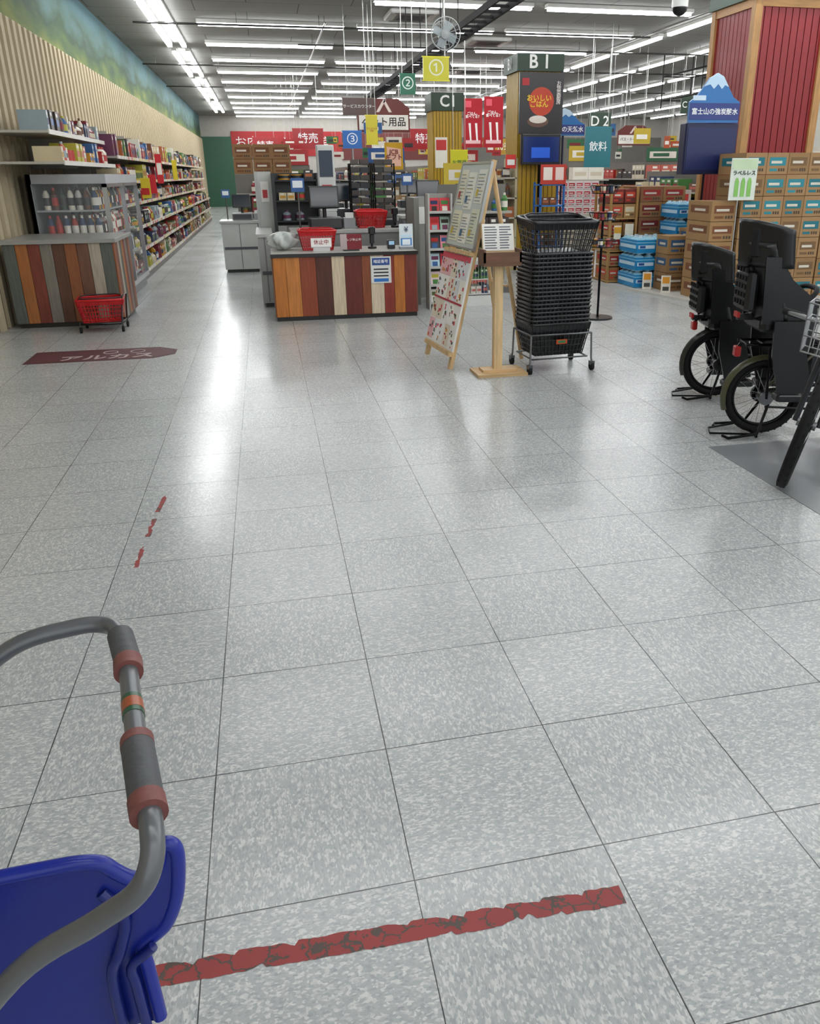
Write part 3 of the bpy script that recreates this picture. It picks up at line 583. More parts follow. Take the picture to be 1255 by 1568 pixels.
b=MB(); b.bbox(3.94,4.58,12.78,12.86,1.60,2.04,.012,'#15161a','plastic'); b.box(3.97,4.55,12.775,12.78,1.64,2.0,'#142250','screen'); b.box(4.1,4.4,12.772,12.775,1.70,1.85,'#2a4fa8','screen'); b.cyl((4.26,12.83,0),(4.26,12.83,1.6),.03,'#222222','metal',10); b.cyl((4.26,12.83,0),(4.26,12.83,.03),.15,'#222222','metal',20); b.build('promo_tv_stand')
b=MB(); 
for x in (4.1,4.47):
    for y in (12.3,12.6): b.box(x,x+.03,y,y+.03,0,1.35,'#2468b0')
for z in (.1,.4,.7,1.0,1.3): b.box(4.1,4.5,12.3,12.63,z,z+.02,'#2a78c8')
for z in (.12,.42,.72,1.02): shelf_fill(b,'x',4.13,4.47,12.32,12.6,z,.24,wr=(.07,.12))
b.box(4.1,4.5,12.28,12.3,1.32,1.60,'#c03a2a'); b.box(4.14,4.28,12.275,12.28,1.38,1.56,'#f0e6da'); b.box(4.33,4.46,12.275,12.28,1.38,1.56,'#f0d8d0'); b.build('blue_display_rack')
b=MB(); 
for z in (.5,.8,1.1,1.4): b.box(3.72,3.93,12.95,13.6,z,z+.02,'#c8c2b2'); shelf_fill(b,'y',12.97,13.58,3.72,3.92,z+.02,.24,wr=(.08,.14))
b.box(3.9,3.94,12.95,13.6,0,1.7,'#b8ae8c'); b.box(3.74,3.9,12.93,12.95,1.55,1.75,'#d8281e'); b.box(3.76,3.88,12.925,12.93,1.6,1.68,'#f4eee8'); b.box(3.72,3.94,12.95,13.6,0,.1,'#a89a70'); b.build('column_side_shelf')
def banner(name,x0,x1,z0,z1,Y,seed,bg='#a81c28'):
    random.seed(seed); b=MB(); b.box(x0,x1,Y,Y+.02,z0,z1,bg,'matte'); w=x1-x0;h=z1-z0
    b.box(x0+w*.1,x0+w*.4,Y-.004,Y,z0+h*.82,z0+h*.95,'#d8485a'); 
    for k in (.25,.6): b.prism([(w*k,h*.5),(w*(k+.08),h*.14),(w*(k+.16),h*.14),(w*(k+.12),h*.5)],FY(x0,Y,z0),.006,'#f2ece8')
    b.box(x0+w*.1,x0+w*.9,Y-.005,Y,z0+h*.08,z0+h*.15,'#e8b8bc')
    for x in (x0+.05,x1-.05): b.cyl((x,Y+.01,z1),(x,Y+.01,CEIL),.006,'#b8b8b4','metal',5)
    o=b.build(name); text('ごはん、\n食べてる？',FY((x0+x1)/2,Y-.008,z0+h*.66),w*.17,'#f8f2ee',o,bold=.02)
banner('rice_banner',5.22,5.71,2.12,3.28,22,1); banner('rice_banner',5.76,6.27,2.12,3.33,22,2)
b=MB(); b.box(2.29,2.63,16.06,16.08,1.56,2.03,'#c89a24','matte'); b.prism([(.04,.06),(.30,.06),(.30,.36),(.04,.40)],FY(2.29,16.06,1.56),.004,'#e8b8a0'); b.cyl((2.46,16.09,0),(2.46,16.09,2.05),.012,'#999999','metal',6); b.cyl((2.46,16.1,0),(2.46,16.1,.03),.07,'#999999','metal',14); o=b.build('gift_card_banner'); text('JCB\nギフト',FY(2.46,16.05,1.82),.11,'#7c1a24',o,bold=.02)
sign('yellow_promo_sign',1.83,2.03,1.97,2.42,15,'#d8ca1c','クレジット\nOK','#b8281e',.04)
sign('yellow_promo_sign',3.76,4.11,1.45,1.92,17,'#ccc828','お買得','#2c6a3a',.1)
sign('drink_banner',6.62,7.2,1.60,2.36,17,'#1e6f7a','飲料','#f0f6f6',.2)
sign('aisle_sign',7.45,8.01,2.41,2.76,19,'#1f3a26','D 2','#f2f4ee',.3)
sign('aisle_sign',10.25,10.60,2.84,3.22,20,'#1f3a26','C 2','#f2f4ee',.2)
def mountain(name,x0,x1,z0,z1,Y,txt,post=True,p0=0):
    b=MB(); w=x1-x0;h=z1-z0
    b.prism([(0,0),(w,0),(w,h*.42),(w*.86,h*.52),(w*.62,h*.93),(w*.55,h*.97),(w*.5,h),(w*.44,h*.95),(w*.36,h*.9),(w*.14,h*.55),(0,h*.42)],FY(x0,Y+.04,z0),.04,'#2a6fb0','plastic')
    b.prism([(w*.25,h*.73),(w*.36,h*.9),(w*.44,h*.95),(w*.5,h),(w*.55,h*.97),(w*.62,h*.93),(w*.74,h*.72),(w*.66,h*.76),(w*.6,h*.68),(w*.52,h*.78),(w*.44,h*.68),(w*.36,h*.77)],FY(x0,Y,z0),.006,'#b8d4ea','plastic')
    b.box(x0,x1,Y-.006,Y,z0+h*.06,z0+h*.40,'#2c3c7e'); b.box(x0+w*.05,x0+w*.3,Y-.008,Y,z0+h*.45,z0+h*.55,'#c8dcec')
    if post: b.cyl(((x0+x1)/2,Y+.06,p0),((x0+x1)/2,Y+.06,z0+.1),.02,'#33384a','metal',8); b.cyl(((x0+x1)/2,Y+.06,p0),((x0+x1)/2,Y+.06,p0+.02),.14,'#33384a','metal',14)
    o=b.build(name); text(txt,FY((x0+x1)/2,Y-.01,z0+h*.22),min(w*.93/len(txt),h*.3),'#f2f6fa',o,bold=.015); return o
mountain('mountain_water_sign',5.01,5.66,2.025,2.56,9.55,'富士山の強炭酸水',False)
mountain('mountain_water_sign',4.70,5.43,2.07,2.49,14,'富士山の天然水')
b=MB(); b.bbox(4.97,5.66,9.52,9.68,1.45,2.02,.015,'#161d42','plastic'); b.box(5.0,5.63,9.515,9.52,1.5,1.97,'#1c2554','plastic'); b.cyl((5.315,9.62,.03),(5.315,9.62,1.45),.012,'#22242c','metal',10); b.build('promo_display_board')
b=MB(); b.box(5.20,5.53,8.80,8.81,1.17,1.62,'#d4dbd0','plastic'); b.box(5.21,5.52,8.797,8.8,1.5,1.61,'#bcd0ac'); 
for k in range(3): b.prism([(.06+.08*k,.04),(.11+.08*k,.04),(.11+.08*k,.2),(.095+.08*k,.24),(.075+.08*k,.24),(.06+.08*k,.2)],FY(5.20,8.798,1.17),.004,'#7fb85a')
b.cyl((5.33,8.82,.03),(5.33,8.82,1.5),.008,'#bbbbbb','metal',6); b.box(5.26,5.40,8.79,8.84,.03,.04,'#bbbbbb')
o=b.build('labelless_water_poster'); text('ラベルレス',FY(5.365,8.794,1.46),.058,'#1c3a24',o,bold=.02)
# ------------------------------------------------------------------ drinks display on right
def bottles(name,x0,x1,y0,y1,z0,z1,nx,ny,nz,wrap='#1582bc'):
    b=MB()
    for k in range(nz):
        for i in range(nx):
            for j in range(ny):
                ax0=x0+(x1-x0)*i/nx+.004;ax1=x0+(x1-x0)*(i+1)/nx-.004;ay0=y0+(y1-y0)*j/ny+.004;ay1=y0+(y1-y0)*(j+1)/ny-.004;az=z0+(z1-z0)*k/nz;ah=(z1-z0)/nz
                for p in range(4):
                    for q in range(2):
                        cx=ax0+(ax1-ax0)*(q+.5)/2;cy=ay0+(ay1-ay0)*(p+.5)/4;r=min((ax1-ax0)/4,(ay1-ay0)/8)*.97
                        b.cyl((cx,cy,az),(cx,cy,az+ah*.82),r,'#84bcd6','plastic',10,caps=False); b.cyl((cx,cy,az+ah*.82),(cx,cy,az+ah*.94),r,'#94c4d8','plastic',10,r2=r*.4); b.cyl((cx,cy,az+ah*.93),(cx,cy,az+ah*.99),r*.42,'#dce4e8','plastic',8)
                b.box(ax0-.002,ax1+.002,ay0-.002,ay1+.002,az+ah*.06,az+ah*.78,wrap,'plastic'); b.box(ax0+.02,ax1-.02,ay0-.004,ay0-.002,az+ah*.3,az+ah*.5,'#c8dcea'); b.box(ax0-.004,ax0-.002,ay0+.03,ay1-.03,az+ah*.3,az+ah*.5,'#bcd8e8'); b.box(ax0+.04,ax0+.12,ay0-.005,ay0-.004,az+ah*.33,az+ah*.47,'#1c4f98'); b.box(ax0-.003,ax1+.003,ay0-.003,ay1+.003,az+ah*.62,az+ah*.68,'#7cc0e0','plastic')
    return b.build(name)
random.seed(3)
b=MB()
for z in (0.04,.45,.88):
    b.box(4.60,5.0,10.75,11.3,z,z+.02,'#a8844e','woodx')
    for i in range(2):
        for k in range(2):
            carton(b,4.63+.18*i,4.80+.18*i,10.78,11.25,z+.02+.19*k,z+.2+.19*k,random.choice(['#9a6a40','#7c3028','#a07c50']),random.choice(['#a82a2a','#d8c8a0','#c4442e']))
for x in (4.59,4.97):
    for y in (10.74,11.28): b.box(x,x+.03,y,y+.03,.03,1.3,'#a07a44','wood')
b.box(4.66,4.76,10.72,10.74,.62,.8,'#e4deca'); b.box(4.82,4.94,10.72,10.74,.60,.82,'#e4deca'); b.box(4.66,4.76,10.715,10.72,.7,.78,'#d8a02e')
b.build('wooden_crate_rack')
b=MB(); b.box(5.03,5.72,10.75,11.55,.03,.70,'#987448','woodx'); b.build('pallet_platform')
stack('red_print_carton_stack',5.03,5.7,10.76,11.54,.70,1.30,2,2,3,['#84583a','#926a40'],['#701818','#982a26'],.0)
bottles('water_bottle_packs',4.74,5.30,10.14,10.7,.03,.69,2,1,3)
bottles('water_bottle_packs',5.32,5.98,10.2,10.7,.03,1.12,2,1,5)
stack('blue_print_carton_stack',4.99,5.30,9.75,10.1,.03,.72,1,1,3,['#98764c','#906e48'],['#34567a','#6c4c2e'],.0)
stack('blue_print_carton_stack',5.33,5.95,9.75,10.15,.03,.80,2,1,4,['#98764c','#906e48'],['#34567a','#28728a'],.0)
stack('brown_carton_stack',5.05,5.38,8.88,9.44,.03,1.16,1,1,5,'#98764c','#74482a',0)
stack('teal_print_carton_stack',5.40,6.50,8.85,9.44,.03,1.68,4,1,7,['#9c7a52','#907048'],['#226e7a','#2e828e','#74583a'],.0)
stack('teal_print_carton_stack',6.55,8.4,8.9,9.4,.03,1.60,6,1,7,['#9c7a52','#907048'],['#226e7a','#2e828e'],.0)
b=MB(); b.prism([(4.56,10.70),(4.98,8.74),(8.6,8.74),(8.6,10.35),(6.05,10.35),(6.05,11.6),(4.58,11.6)],Matrix.Identity(4),.03,'#c4c2bc','painted'); b.build('display_plinth')
b=MB()
for x,y in ((4.80,10.02),(4.86,9.60)):
    Mx=frame((x,y,.032),(1,-.25,0),(0,.1,1)); b.box(0,.12,0,.22,0,.006,'#e0dcd0','matte',Mx); b.box(.015,.105,.12,.2,.006,.008,'#d8962e','matte',Mx); b.box(.02,.1,.03,.08,.006,.008,'#4a4a44','matte',Mx)
b.build('price_cards')
stack('tissue_pack_stack',5.75,6.57,16,16.5,.7,1.33,5,2,4,['#c8bcbc','#d0c8c6'],['#a22a38','#b84452'],.0)
b=MB(); b.box(5.72,6.6,15.97,16.55,0,.7,'#a9a290'); b.build('display_table')
# ------------------------------------------------------------------ background gondolas
random.seed(11)
HD=['#a02024','#26508a','#a02024','#b89a24','#285e3e','#a02024','#c8c4b8','#a02024']
for i,(x,y0,y1,h) in enumerate(((.2,20.5,38,1.7),(2.6,21,38,1.75),(5.0,23,38,1.75),(7.3,19.5,38,1.75),(9.8,20.5,38,1.75),(12.2,20.5,36,1.75),(14.6,20.5,34,1.75),(17.0,20.5,32,1.75),(7.6,13.2,17,1.5),(9.9,13,18,1.55),(12.3,13,18,1.6),(14.6,13,18,1.6))):
    gondola('store_gondola',x,x+.95,y0,y1,h,4,('l','f'),(.16,.4),HD[i%8])
for x,y,c in ((3.1,19.6,'#b82c34'),(6.0,19.4,'#356f9c'),(8.9,18.3,'#b03428'),(11.4,18.5,'#c0a030'),(6.3,13.2,'#b03428'),(4.9,17.5,'#b82c34')):
    stack('endcap_carton_stack',x,x+.8,y,y+.6,0,1.2,2,1,4,['#a08c6c','#8e724e','#b0a89c'],[c,'#c4c0b4'],.0)
b=MB()
random.seed(21)
for k in range(70):
    x=random.uniform(.2,13.5); Y=random.uniform(18.9,31); z=random.uniform(1.9,2.45); w=random.uniform(.12,.5); h=random.uniform(.12,.35); c=random.choice(['#a82426','#a82426','#d4d0c4','#c2a82a','#26568c','#d4d0c4','#28643e','#b04e24'])
    b.box(x,x+w,Y,Y+.01,z,z+h,c); b.box(x+w*.15,x+w*.8,Y-.004,Y,z+h*.3,z+h*.6,random.choice(['#f0ece2','#7a1c20','#2c2c30'])); b.cyl((x+w/2,Y+.005,z+h),(x+w/2,Y+.005,CEIL),.003,'#c8c8c4','metal',4)
b.build('hanging_price_cards')
b=MB(); 
for x in (10.2,11.3,12.4):
    for z in (3.2,3.75):
        b.tube([(x,18,z),(x+.8,18,z),(x+.8,21,z),(x,21,z)],.02,'#1c1c1c','rubber',6,True)
    for dx in (0,.8):
        for y in (18,21): b.cyl((x+dx,y,3.0),(x+dx,y,CEIL),.015,'#1c1c1c','rubber',6)
b.build('ceiling_hanging_frames')
for i,(x,Y,c) in enumerate(((7.2,24,'#a82026'),(8.4,27,'#d0ccc4'),(4.5,26,'#a82026'),(12.5,24,'#b8c0c4'),(9,33,'#b89028'),(1.0,26,'#a82026'),(-.2,32,'#a82026'))):
    sign('hanging_banner',x,x+.9,2.2,2.75,Y,c,'特売','#ffffff' if i!=1 else '#b02020',.3)
# ------------------------------------------------------------------ ceiling gear
b=MB()
for x in (2.74,3.0): b.box(x-.012,x+.012,9.5,22.5,3.26,3.34,'#242425','rubber')
y=9.6
while y<22.4: b.box(2.74,3.0,y,y+.03,3.28,3.31,'#242425','rubber'); y+=.35
for y in (10,13,16,19,22):
    for x in (2.74,3.0): b.cyl((x,y,3.3),(x,y,CEIL),.008,'#242425','rubber',6)
b.build('cable_tray')
b=MB()
for Y,xa,xb_ in ((17.2,-2,8),(19.4,1,12),(23.2,-2.6,14),(28.6,-2.6,14)):
    b.cyl((xa,Y,4.05),(xb_,Y,4.05),.018,'#4c4c4a','metal',6)
    x=xa+.3
    while x<xb_: b.cyl((x,Y,4.05),(x,Y,CEIL),.006,'#5c5c5a','metal',4); x+=1.5
for X,ya,yb in ((3.9,14,40),(7.9,14,40),(1.4,17,40)): b.cyl((X,ya,4.1),(X,yb,4.1),.015,'#5c5c5a','metal',6); b.cyl((X,ya+.2,4.1),(X,ya+.2,CEIL),.006,'#6c6c6a','metal',4); b.cyl((X,30,4.1),(X,30,CEIL),.006,'#6c6c6a','metal',4)
b.build('ceiling_conduits')
b=MB(); b.cyl((1.95,9.1,2.95),(1.95,9.1,CEIL),.014,'#a9a9a6','metal',8); b.torus((1.95,9.0,2.80),(0,1,.1),.15,.005,'#b4b8b8','plastic',32,6); b.torus((1.95,9.1,2.80),(0,1,.1),.13,.004,'#b4b8b8','plastic',32,6); b.cyl((1.95,9.02,2.80),(1.95,9.18,2.80),.045,'#a8acac','plastic',16)
for k in range(20):
    t=2*math.pi*k/20; b.cyl((1.95,8.97,2.80),(1.95+.15*math.cos(t),9.0,2.80+.15*math.sin(t)),.002,'#b4b8b8','plastic',4)
for k in range(4):
    t=math.pi/2*k+.4; Mx=Matrix.Translation((1.95,9.06,2.80))@Matrix.Rotation(t,4,'Y')@Matrix.Rotation(.3,4,'X'); b.bbox(.03,.125,-.003,.003,-.04,.04,.002,'#98a2a6','plastic',Mx)
b.tube([(1.95,9.16,2.80),(1.95,9.16,2.93),(1.95,9.1,3.02)],.012,'#a9a9a6','metal',8); b.build('hanging_fan')
b=MB(); b.cyl((4.75,9.5,3.30),(4.75,9.5,CEIL),.025,'#d8d8d4','metal',10); b.cyl((4.75,9.5,3.2),(4.75,9.5,3.32),.09,'#e4e4e0','plastic',20)
b.shell(lambda u,v:(4.75+.085*math.cos(u*2*math.pi)*math.sin(v*math.pi/2),9.5+.085*math.sin(u*2*math.pi)*math.sin(v*math.pi/2),3.2-.085*math.cos(v*math.pi/2)),20,8,(0,0,.001),'#0c0c0e','plastic'); b.build('security_dome_camera')
def aircon(x,y):
    b=MB(); b.bbox(x,x+.9,y,y+.9,CEIL-.08,CEIL,.03,'#c4c4c0','plastic'); b.box(x+.15,x+.75,y+.15,y+.75,CEIL-.085,CEIL-.08,'#77787a')
    for k in range(5): b.box(x+.2,x+.7,y+.2+.11*k,y+.24+.11*k,CEIL-.09,CEIL-.085,'#2e2e30')
    for q in (.03,.81): b.box(x+.1,x+.8,y+q,y+q+.06,CEIL-.085,CEIL-.08,'#3a3a3a')
    b.build('ceiling_air_conditioner')
aircon(2.5,16.2); aircon(4.7,19.0); aircon(5.6,24.2)
# ------------------------------------------------------------------ red floor basket + floor decal + tapes
b=MB(); basket(b,Matrix.Translation((-1.70,8.85,.10))@Matrix.Rotation(.1,4,'Z'),'#b8141a',.44,.34,.22,True,'#c4181e',handle='#2a2a2a',lining=False)
for x,y in ((-1.9,8.7),(-1.5,8.7),(-1.5,9.0),(-1.9,9.0)): b.cyl((x-.01,y,.03),(x+.01,y,.03),.03,'#1a1a1a','rubber',12); b.cyl((x,y,.03),(x,y,.11),.008,'#555555','metal',6)
b.tube([(-1.9,8.7,.09),(-1.5,8.7,.09),(-1.5,9.0,.09),(-1.9,9.0,.09)],.009,'#555555','metal',6,True); b.tube([(-1.5,8.7,.09),(-1.47,8.72,.35),(-1.47,8.98,.35),(-1.5,9.0,.09)],.008,'#444444','metal',6); b.build('red_shopping_basket')
b=MB(); b.prism([(-2.1,7.28),(-1.05,7.28),(-.88,7.42),(-.88,7.62),(-1.05,7.78),(-2.1,7.78)],Matrix.Identity(4),.0015,'#4c1c22','worn'); b.prism([(-2.06,7.31),(-1.07,7.31),(-.92,7.43),(-.92,7.61),(-1.07,7.75),(-2.06,7.75)],Matrix.Translation((0,0,.001)),.0012,'#562228','worn')
o=b.build('floor_decal_sign')
text('アルカス',frame((-1.45,7.42,.003),(1,0,0),(0,1,0)),.2,'#b8a8a4',o,bold=.015); 
b=MB(); b.torus((-1.45,7.62,.001),(0,0,1),.06,.006,'#b8a8a4','matte',24,4); b.torus((-1.22,7.62,.001),(0,0,1),.06,.006,'#b8a8a4','matte',24,4); b.build('decal_emblem',o)
m,nt,bb=newmat('tape')
tc=N(nt,'ShaderNodeTexCoord'); nz=N(nt,'ShaderNodeTexNoise'); nz.inputs['Scale'].default_value=26; nz.inputs['Detail'].default_value=8; nz.inputs['Roughness'].default_value=.6; nt.links.new(tc.outputs['Object'],nz.inputs['Vector'])
nz2=N(nt,'ShaderNodeTexNoise'); nz2.inputs['Scale'].default_value=9; nt.links.new(tc.outputs['Object'],nz2.inputs['Vector'])
mpw=N(nt,'ShaderNodeVectorMath',operation='MULTIPLY_ADD'); nt.links.new(nz.outputs['Color'],mpw.inputs[0]); mpw.inputs[1].default_value=(.05,.05,.05); nt.links.new(tc.outputs['Object'],mpw.inputs[2])
vo=N(nt,'ShaderNodeTexVoronoi',feature='DISTANCE_TO_EDGE'); vo.inputs['Scale'].default_value=17; nt.links.new(mpw.outputs[0],vo.inputs['Vector'])
f=mth(nt,'MAXIMUM',mth(nt,'GREATER_THAN',nz.outputs[0],.60),mth(nt,'MULTIPLY',mth(nt,'LESS_THAN',vo.outputs['Distance'],.035),mth(nt,'GREATER_THAN',nz2.outputs[0],.43)))
base=mixc(nt,nz2.outputs[0],C('#9e3e3c'),C('#803634'))
nt.links.new(mixc(nt,f,base,C('#504640')),bb.inputs['Base Color']); bb.inputs['Roughness'].default_value=.6
def tape(name,pts,w,seg,seed):
    random.seed(seed); b=MB(); P=[Vector((*p,0)) for p in pts]; 
    for A,B_ in zip(P[::2],P[1::2]):
        d=(B_-A); L=d.length; d.normalize(); n=Vector((-d.y,d.x,0)); k=max(2,int(L/seg)); up=[];lo=[]; ru=rl=0
        for i in range(k+1):
            ru=ru*.6+random.uniform(-.002,.0015); rl=rl*.6+random.uniform(-.002,.0015)
            if random.random()<.06: ru-=.01
            if random.random()<.06: rl-=.01
            p=A+d*L*i/k; up.append(p+n*(w/2+ru)); lo.append(p-n*(w/2+rl))
        vs=[(p.x,p.y,.0008) for p in lo+up]; b.add(vs,[(i,i+1,k+2+i,k+1+i) for i in range(k)],'#b0403e','tape')
    return b.build(name)
tape('floor_marking_tape',[(.635,1.193),(-.75,1.235)],.05,.008,4)
tape('floor_marking_tape',[(-.632,3.10),(-.626,3.30),(-.622,3.40),(-.616,3.60),(-.612,3.68),(-.597,3.90)],.022,.012,5)
# ------------------------------------------------------------------ bicycles
def wheel(b,c,ax,R,rt,M=None,spokes=28):
    c=Vector(c); ax=Vector(ax).normalized()
    b.torus(c,ax,R-rt,rt,'#141414','rubber',56,10,M); b.torus(c,ax,R-2*rt-.006,.009,'#2a2b2c','metal',48,8,M)
    b.cyl(c-ax*.045,c+ax*.045,.022,'#8a8c8e','metal',14,M=M); b.cyl(c-ax*.03,c+ax*.03,.034,'#303032','metal',14,M=M)
    u=ax.orthogonal().normalized(); w=ax.cross(u)
    for k in range(72):
        t=2*math.pi*k/72; d=u*math.cos(t)+w*math.sin(t); tt=u*-math.sin(t)+w*math.cos(t); sx=ax*(rt*.55*(1 if k%2 else -1))
        b.tube([c+d*(R-rt*.3)+sx-tt*.005,c+d*(R-rt*.3)+sx+tt*.005],rt*.28,'#101010','rubber',4,M=M)
    for k in range(spokes):
        t=2*math.pi*k/spokes; p=c+(u*math.cos(t)+w*math.sin(t))*(R-2*rt-.006); t2=t+(.5 if k%2 else -.5); q=c+(u*math.cos(t2)+w*math.sin(t2))*.03+ax*(.03 if k%4<2 else -.03)
        b.cyl(q,p,.0014,'#a8aaac','metal',4,M=M,caps=False)
def fender(b,c,R,a0,a1,w,col,n=20):
    vs=[]
    for i in range(n+1):
        t=a0+(a1-a0)*i/n
        for k,(dy,dr) in enumerate(((-w,-.015),(-w*.6,.004),(0,.01),(w*.6,.004),(w,-.015))):
            vs.append((c[0]+(R+dr)*math.cos(t),c[1]+dy,c[2]+(R+dr)*math.sin(t)))
    b.add(vs,[(i*5+k,i*5+k+1,(i+1)*5+k+1,(i+1)*5+k) for i in range(n) for k in range(4)],col,'plastic',True)
def child_seat(b,x,z,h,col='#101012'):
    def back(u,v):
        uu=u*2-1; w=.18*(1-.10*v) ; return (x-.11*v+.13*uu*uu,uu*w,z+v*h)
    b.shell(back,12,10,(-.022,0,0),col,'plastic')
    def head(u,v):
        uu=u*2-1; return (x-.11+.22*abs(uu)**1.7-.02*v,uu*.195,z+h-.13+v*.25-.05*(abs(uu)**3)*v)
    b.shell(head,16,8,(-.024,0,.0),'#141416','plastic')
    b.bbox(x-.10,x-.02,-.11,.11,z+h-.08,z+h+.08,.02,'#1c1c1e','rubber')
    b.bbox(x-.105,x-.04,-.12,.12,z+.06,z+h-.16,.02,'#17181a','plastic')
    for k in range(6):
        for j in (-1.5,-.5,.5,1.5): b.box(x-.112,x-.10,j*.05-.014,j*.05+.014,z+.09+k*.045,z+.115+k*.045,'#040404','rubber')
    b.box(x-.115,x-.10,-.035,.035,z+.015,z+.045,'#b8201c','plastic'); b.box(x-.105,x-.0,-.02,.02,z+.0,z+.03,'#1a1a1a','plastic')
    b.bbox(x-.02,x+.28,-.165,.165,z-.05,z+.03,.03,col,'plastic')
    for s in (-1,1):
        b.prism([(-.02,0),(.28,0),(.27,.12),(.12,.24),(.04,.36),(-.04,.36)],frame((x,s*.175+(.012 if s<0 else 0),z),(1,0,0),(0,0,1)),.012,col,'plastic')
        b.prism([(.04,.02),(.27,.02),(.24,-.16),(.29,-.36),(.12,-.42),(.05,-.18)],frame((x,s*.19,z),(1,0,0),(0,0,1)),.018,col,'plastic')
        b.bbox(x+.10,x+.31,s*.18-.05,s*.18+.05,z-.43,z-.39,.012,col,'plastic')
    b.tube([(x+.2,-.16,z+.1),(x+.28,-.11,z+.17),(x+.3,0,z+.18),(x+.28,.11,z+.17),(x+.2,.16,z+.1)],.014,'#1c1c1e','rubber',8,sub=4)
    for s in (-.05,.05): b.tube([(x-.03,s,z+h*.75),(x+.03,s,z+h*.4),(x+.12,s*.5,z+.06)],.008,'#2a2a2c','rubber',6,sub=3)
def bike(name,loc,head,col,R=.235,seat_h=.62,sc=1.0,stand=True,child=True,sx=-.08,sh=.42):
    b=MB(); ang=math.atan2(head[1],head[0]); b.T=Matrix.Translation((loc[0],loc[1],loc[2] if len(loc)>2 else 0))@Matrix.Rotation(ang,4,'Z')@Matrix.Scale(sc,4)
    WB=1.12; Y=(0,1,0); rt=.024
    wheel(b,(0,0,R),Y,R,rt); wheel(b,(WB,0,R),Y,R,rt)
    fender(b,(0,0,R),R+.012,-.1,math.pi+.35,.032,col); fender(b,(WB,0,R),R+.012,.5,math.pi-.1,.032,col)
    b.cyl((-.0,.05,R),(-.0,.075,R),.05,'#2a2a2c','metal',16); b.cyl((.0,-.05,R),(.0,-.07,R),.04,'#6e7072','metal',16)
    BB=(.42,0,.24); ST=(.33,0,.60); HT=(WB-.16,0,.62); HB=(WB-.12,0,.50)
    b.tube([BB,ST],.018,col,'plastic',10); b.tube([ST,(.30,0,.74)],.013,'#9a9c9e','metal',10)
    b.tube([(HT[0],0,HT[2]),(.85,0,.40),(.6,0,.30),BB],.026,col,'plastic',12,sub=4); b.tube([HB,(.8,0,.44),(.5,0,.40),(.38,0,.42)],.015,col,'plastic',8,sub=3)
    b.tube([HB,HT,(WB-.18,0,.70)],.022,col,'plastic',12)
    for s in (-1,1):
        b.tube([(0,s*.055,R),(.2,s*.05,R+.0),(BB[0],s*.03,BB[2])],.011,col,'plastic',8); b.tube([(0,s*.055,R),(.15,s*.05,R+.16),(ST[0],s*.015,ST[2]-.04)],.009,col,'plastic',8)
        b.tube([(WB,s*.05,R),(WB-.06,s*.05,.42),(WB-.10,s*.03,.50)],.013,col,'plastic',8,sub=3)
        b.tube([(0,s*.07,R),(-.02,s*.08,R+.3),(.0,s*.08,R+.32)],.008,'#202022','metal',6)
        b.tube([(-.16,s*.08,R+.32),(.28,s*.08,R+.32)],.009,'#202022','metal',6)
    for k in range(5): b.cyl((-.15+.1*k,-.08,R+.32),(-.15+.1*k,.08,R+.32),.006,'#202022','metal',6)
    b.bbox(-.2,-.165,-.03,.03,R+.24,R+.30,.008,'#a81818','plastic'); b.tube([(-.18,0,R+.29),(-.16,0,R+.32)],.01,'#202022','metal',6)
    b.bbox(.23,.31,-.035,.035,.32,.58,.015,'#232426','plastic'); b.cyl((.42,-.05,.24),(.42,.05,.24),.075,'#2c2d30','plastic',18)
    b.torus((.42,-.06,.24),Y,.085,.012,'#1a1a1c','plastic',24,6); b.tube([(0,-.06,R+.05),(.42,-.065,.33)],.012,'#1c1c1e','plastic',6); b.tube([(0,-.06,R-.05),(.42,-.065,.16)],.008,'#1c1c1e','plastic',6)
    for s in (-1,1): b.tube([(.42,s*.08,.24),(.42+s*.12,s*.10,.24-.1*s)],.009,'#8a8c8e','metal',6); b.box(.42+s*.12-.045,.42+s*.12+.045,s*.14-.04,s*.14+.04,.24-.1*s-.01,.24-.1*s+.01,'#1a1a1a','rubber')
    b.shell(lambda u,v:(.24+.25*v,(u*2-1)*(.09-.065*min(1,v*1.4)),.78-.02*abs(u*2-1)**2-.01*v),8,8,(0,0,-.03),'#1c1a18','rubber')
    hx=WB-.2
    b.tube([(hx,0,.70),(hx,0,.88)],.013,'#8e9092','metal',8); b.tube([(hx-.16,-.27,.96),(hx-.04,-.2,.95),(hx,-.08,.88),(hx,.08,.88),(hx-.04,.2,.95),(hx-.16,.27,.96)],.011,'#8e9092','metal',8,sub=4)
    for s in (-1,1): b.tube([(hx-.06,s*.205,.952),(hx-.17,s*.272,.962)],.017,'#2a2420','rubber',10); b.tube([(hx-.02,s*.2,.94),(hx-.12,s*.22,.92)],.005,'#aaaaaa','metal',6)
    bx=WB-.02
    for z,s in ((.62,.8),(.68,.84),(.74,.88),(.80,.94),(.86,1)): b.tube([(bx-.12*s,-.17*s,z),(bx+.14*s,-.17*s,z),(bx+.14*s,.17*s,z),(bx-.12*s,.17*s,z)],.004 if z<.86 else .007,'#202124','metal',5,True)
    for k in range(9):
        t=-.17+.0425*k
        for e in (-.12,.14): b.cyl((bx+e*.8,t*.8,.62),(bx+e,t,.86),.003,'#202124','metal',4)
    for k in range(7):
        t=-.12+.0433*k
        for e in (-.17,.17): b.cyl((bx+t*.8,e*.8,.62),(bx+t,e,.86),.003,'#202124','metal',4)
    b.box(bx-.1,bx+.11,-.135,.135,.617,.623,'#202124','plastic'); b.cyl((WB+.02,0,.54),(WB+.08,0,.54),.035,'#c8c8c8','metal',14)
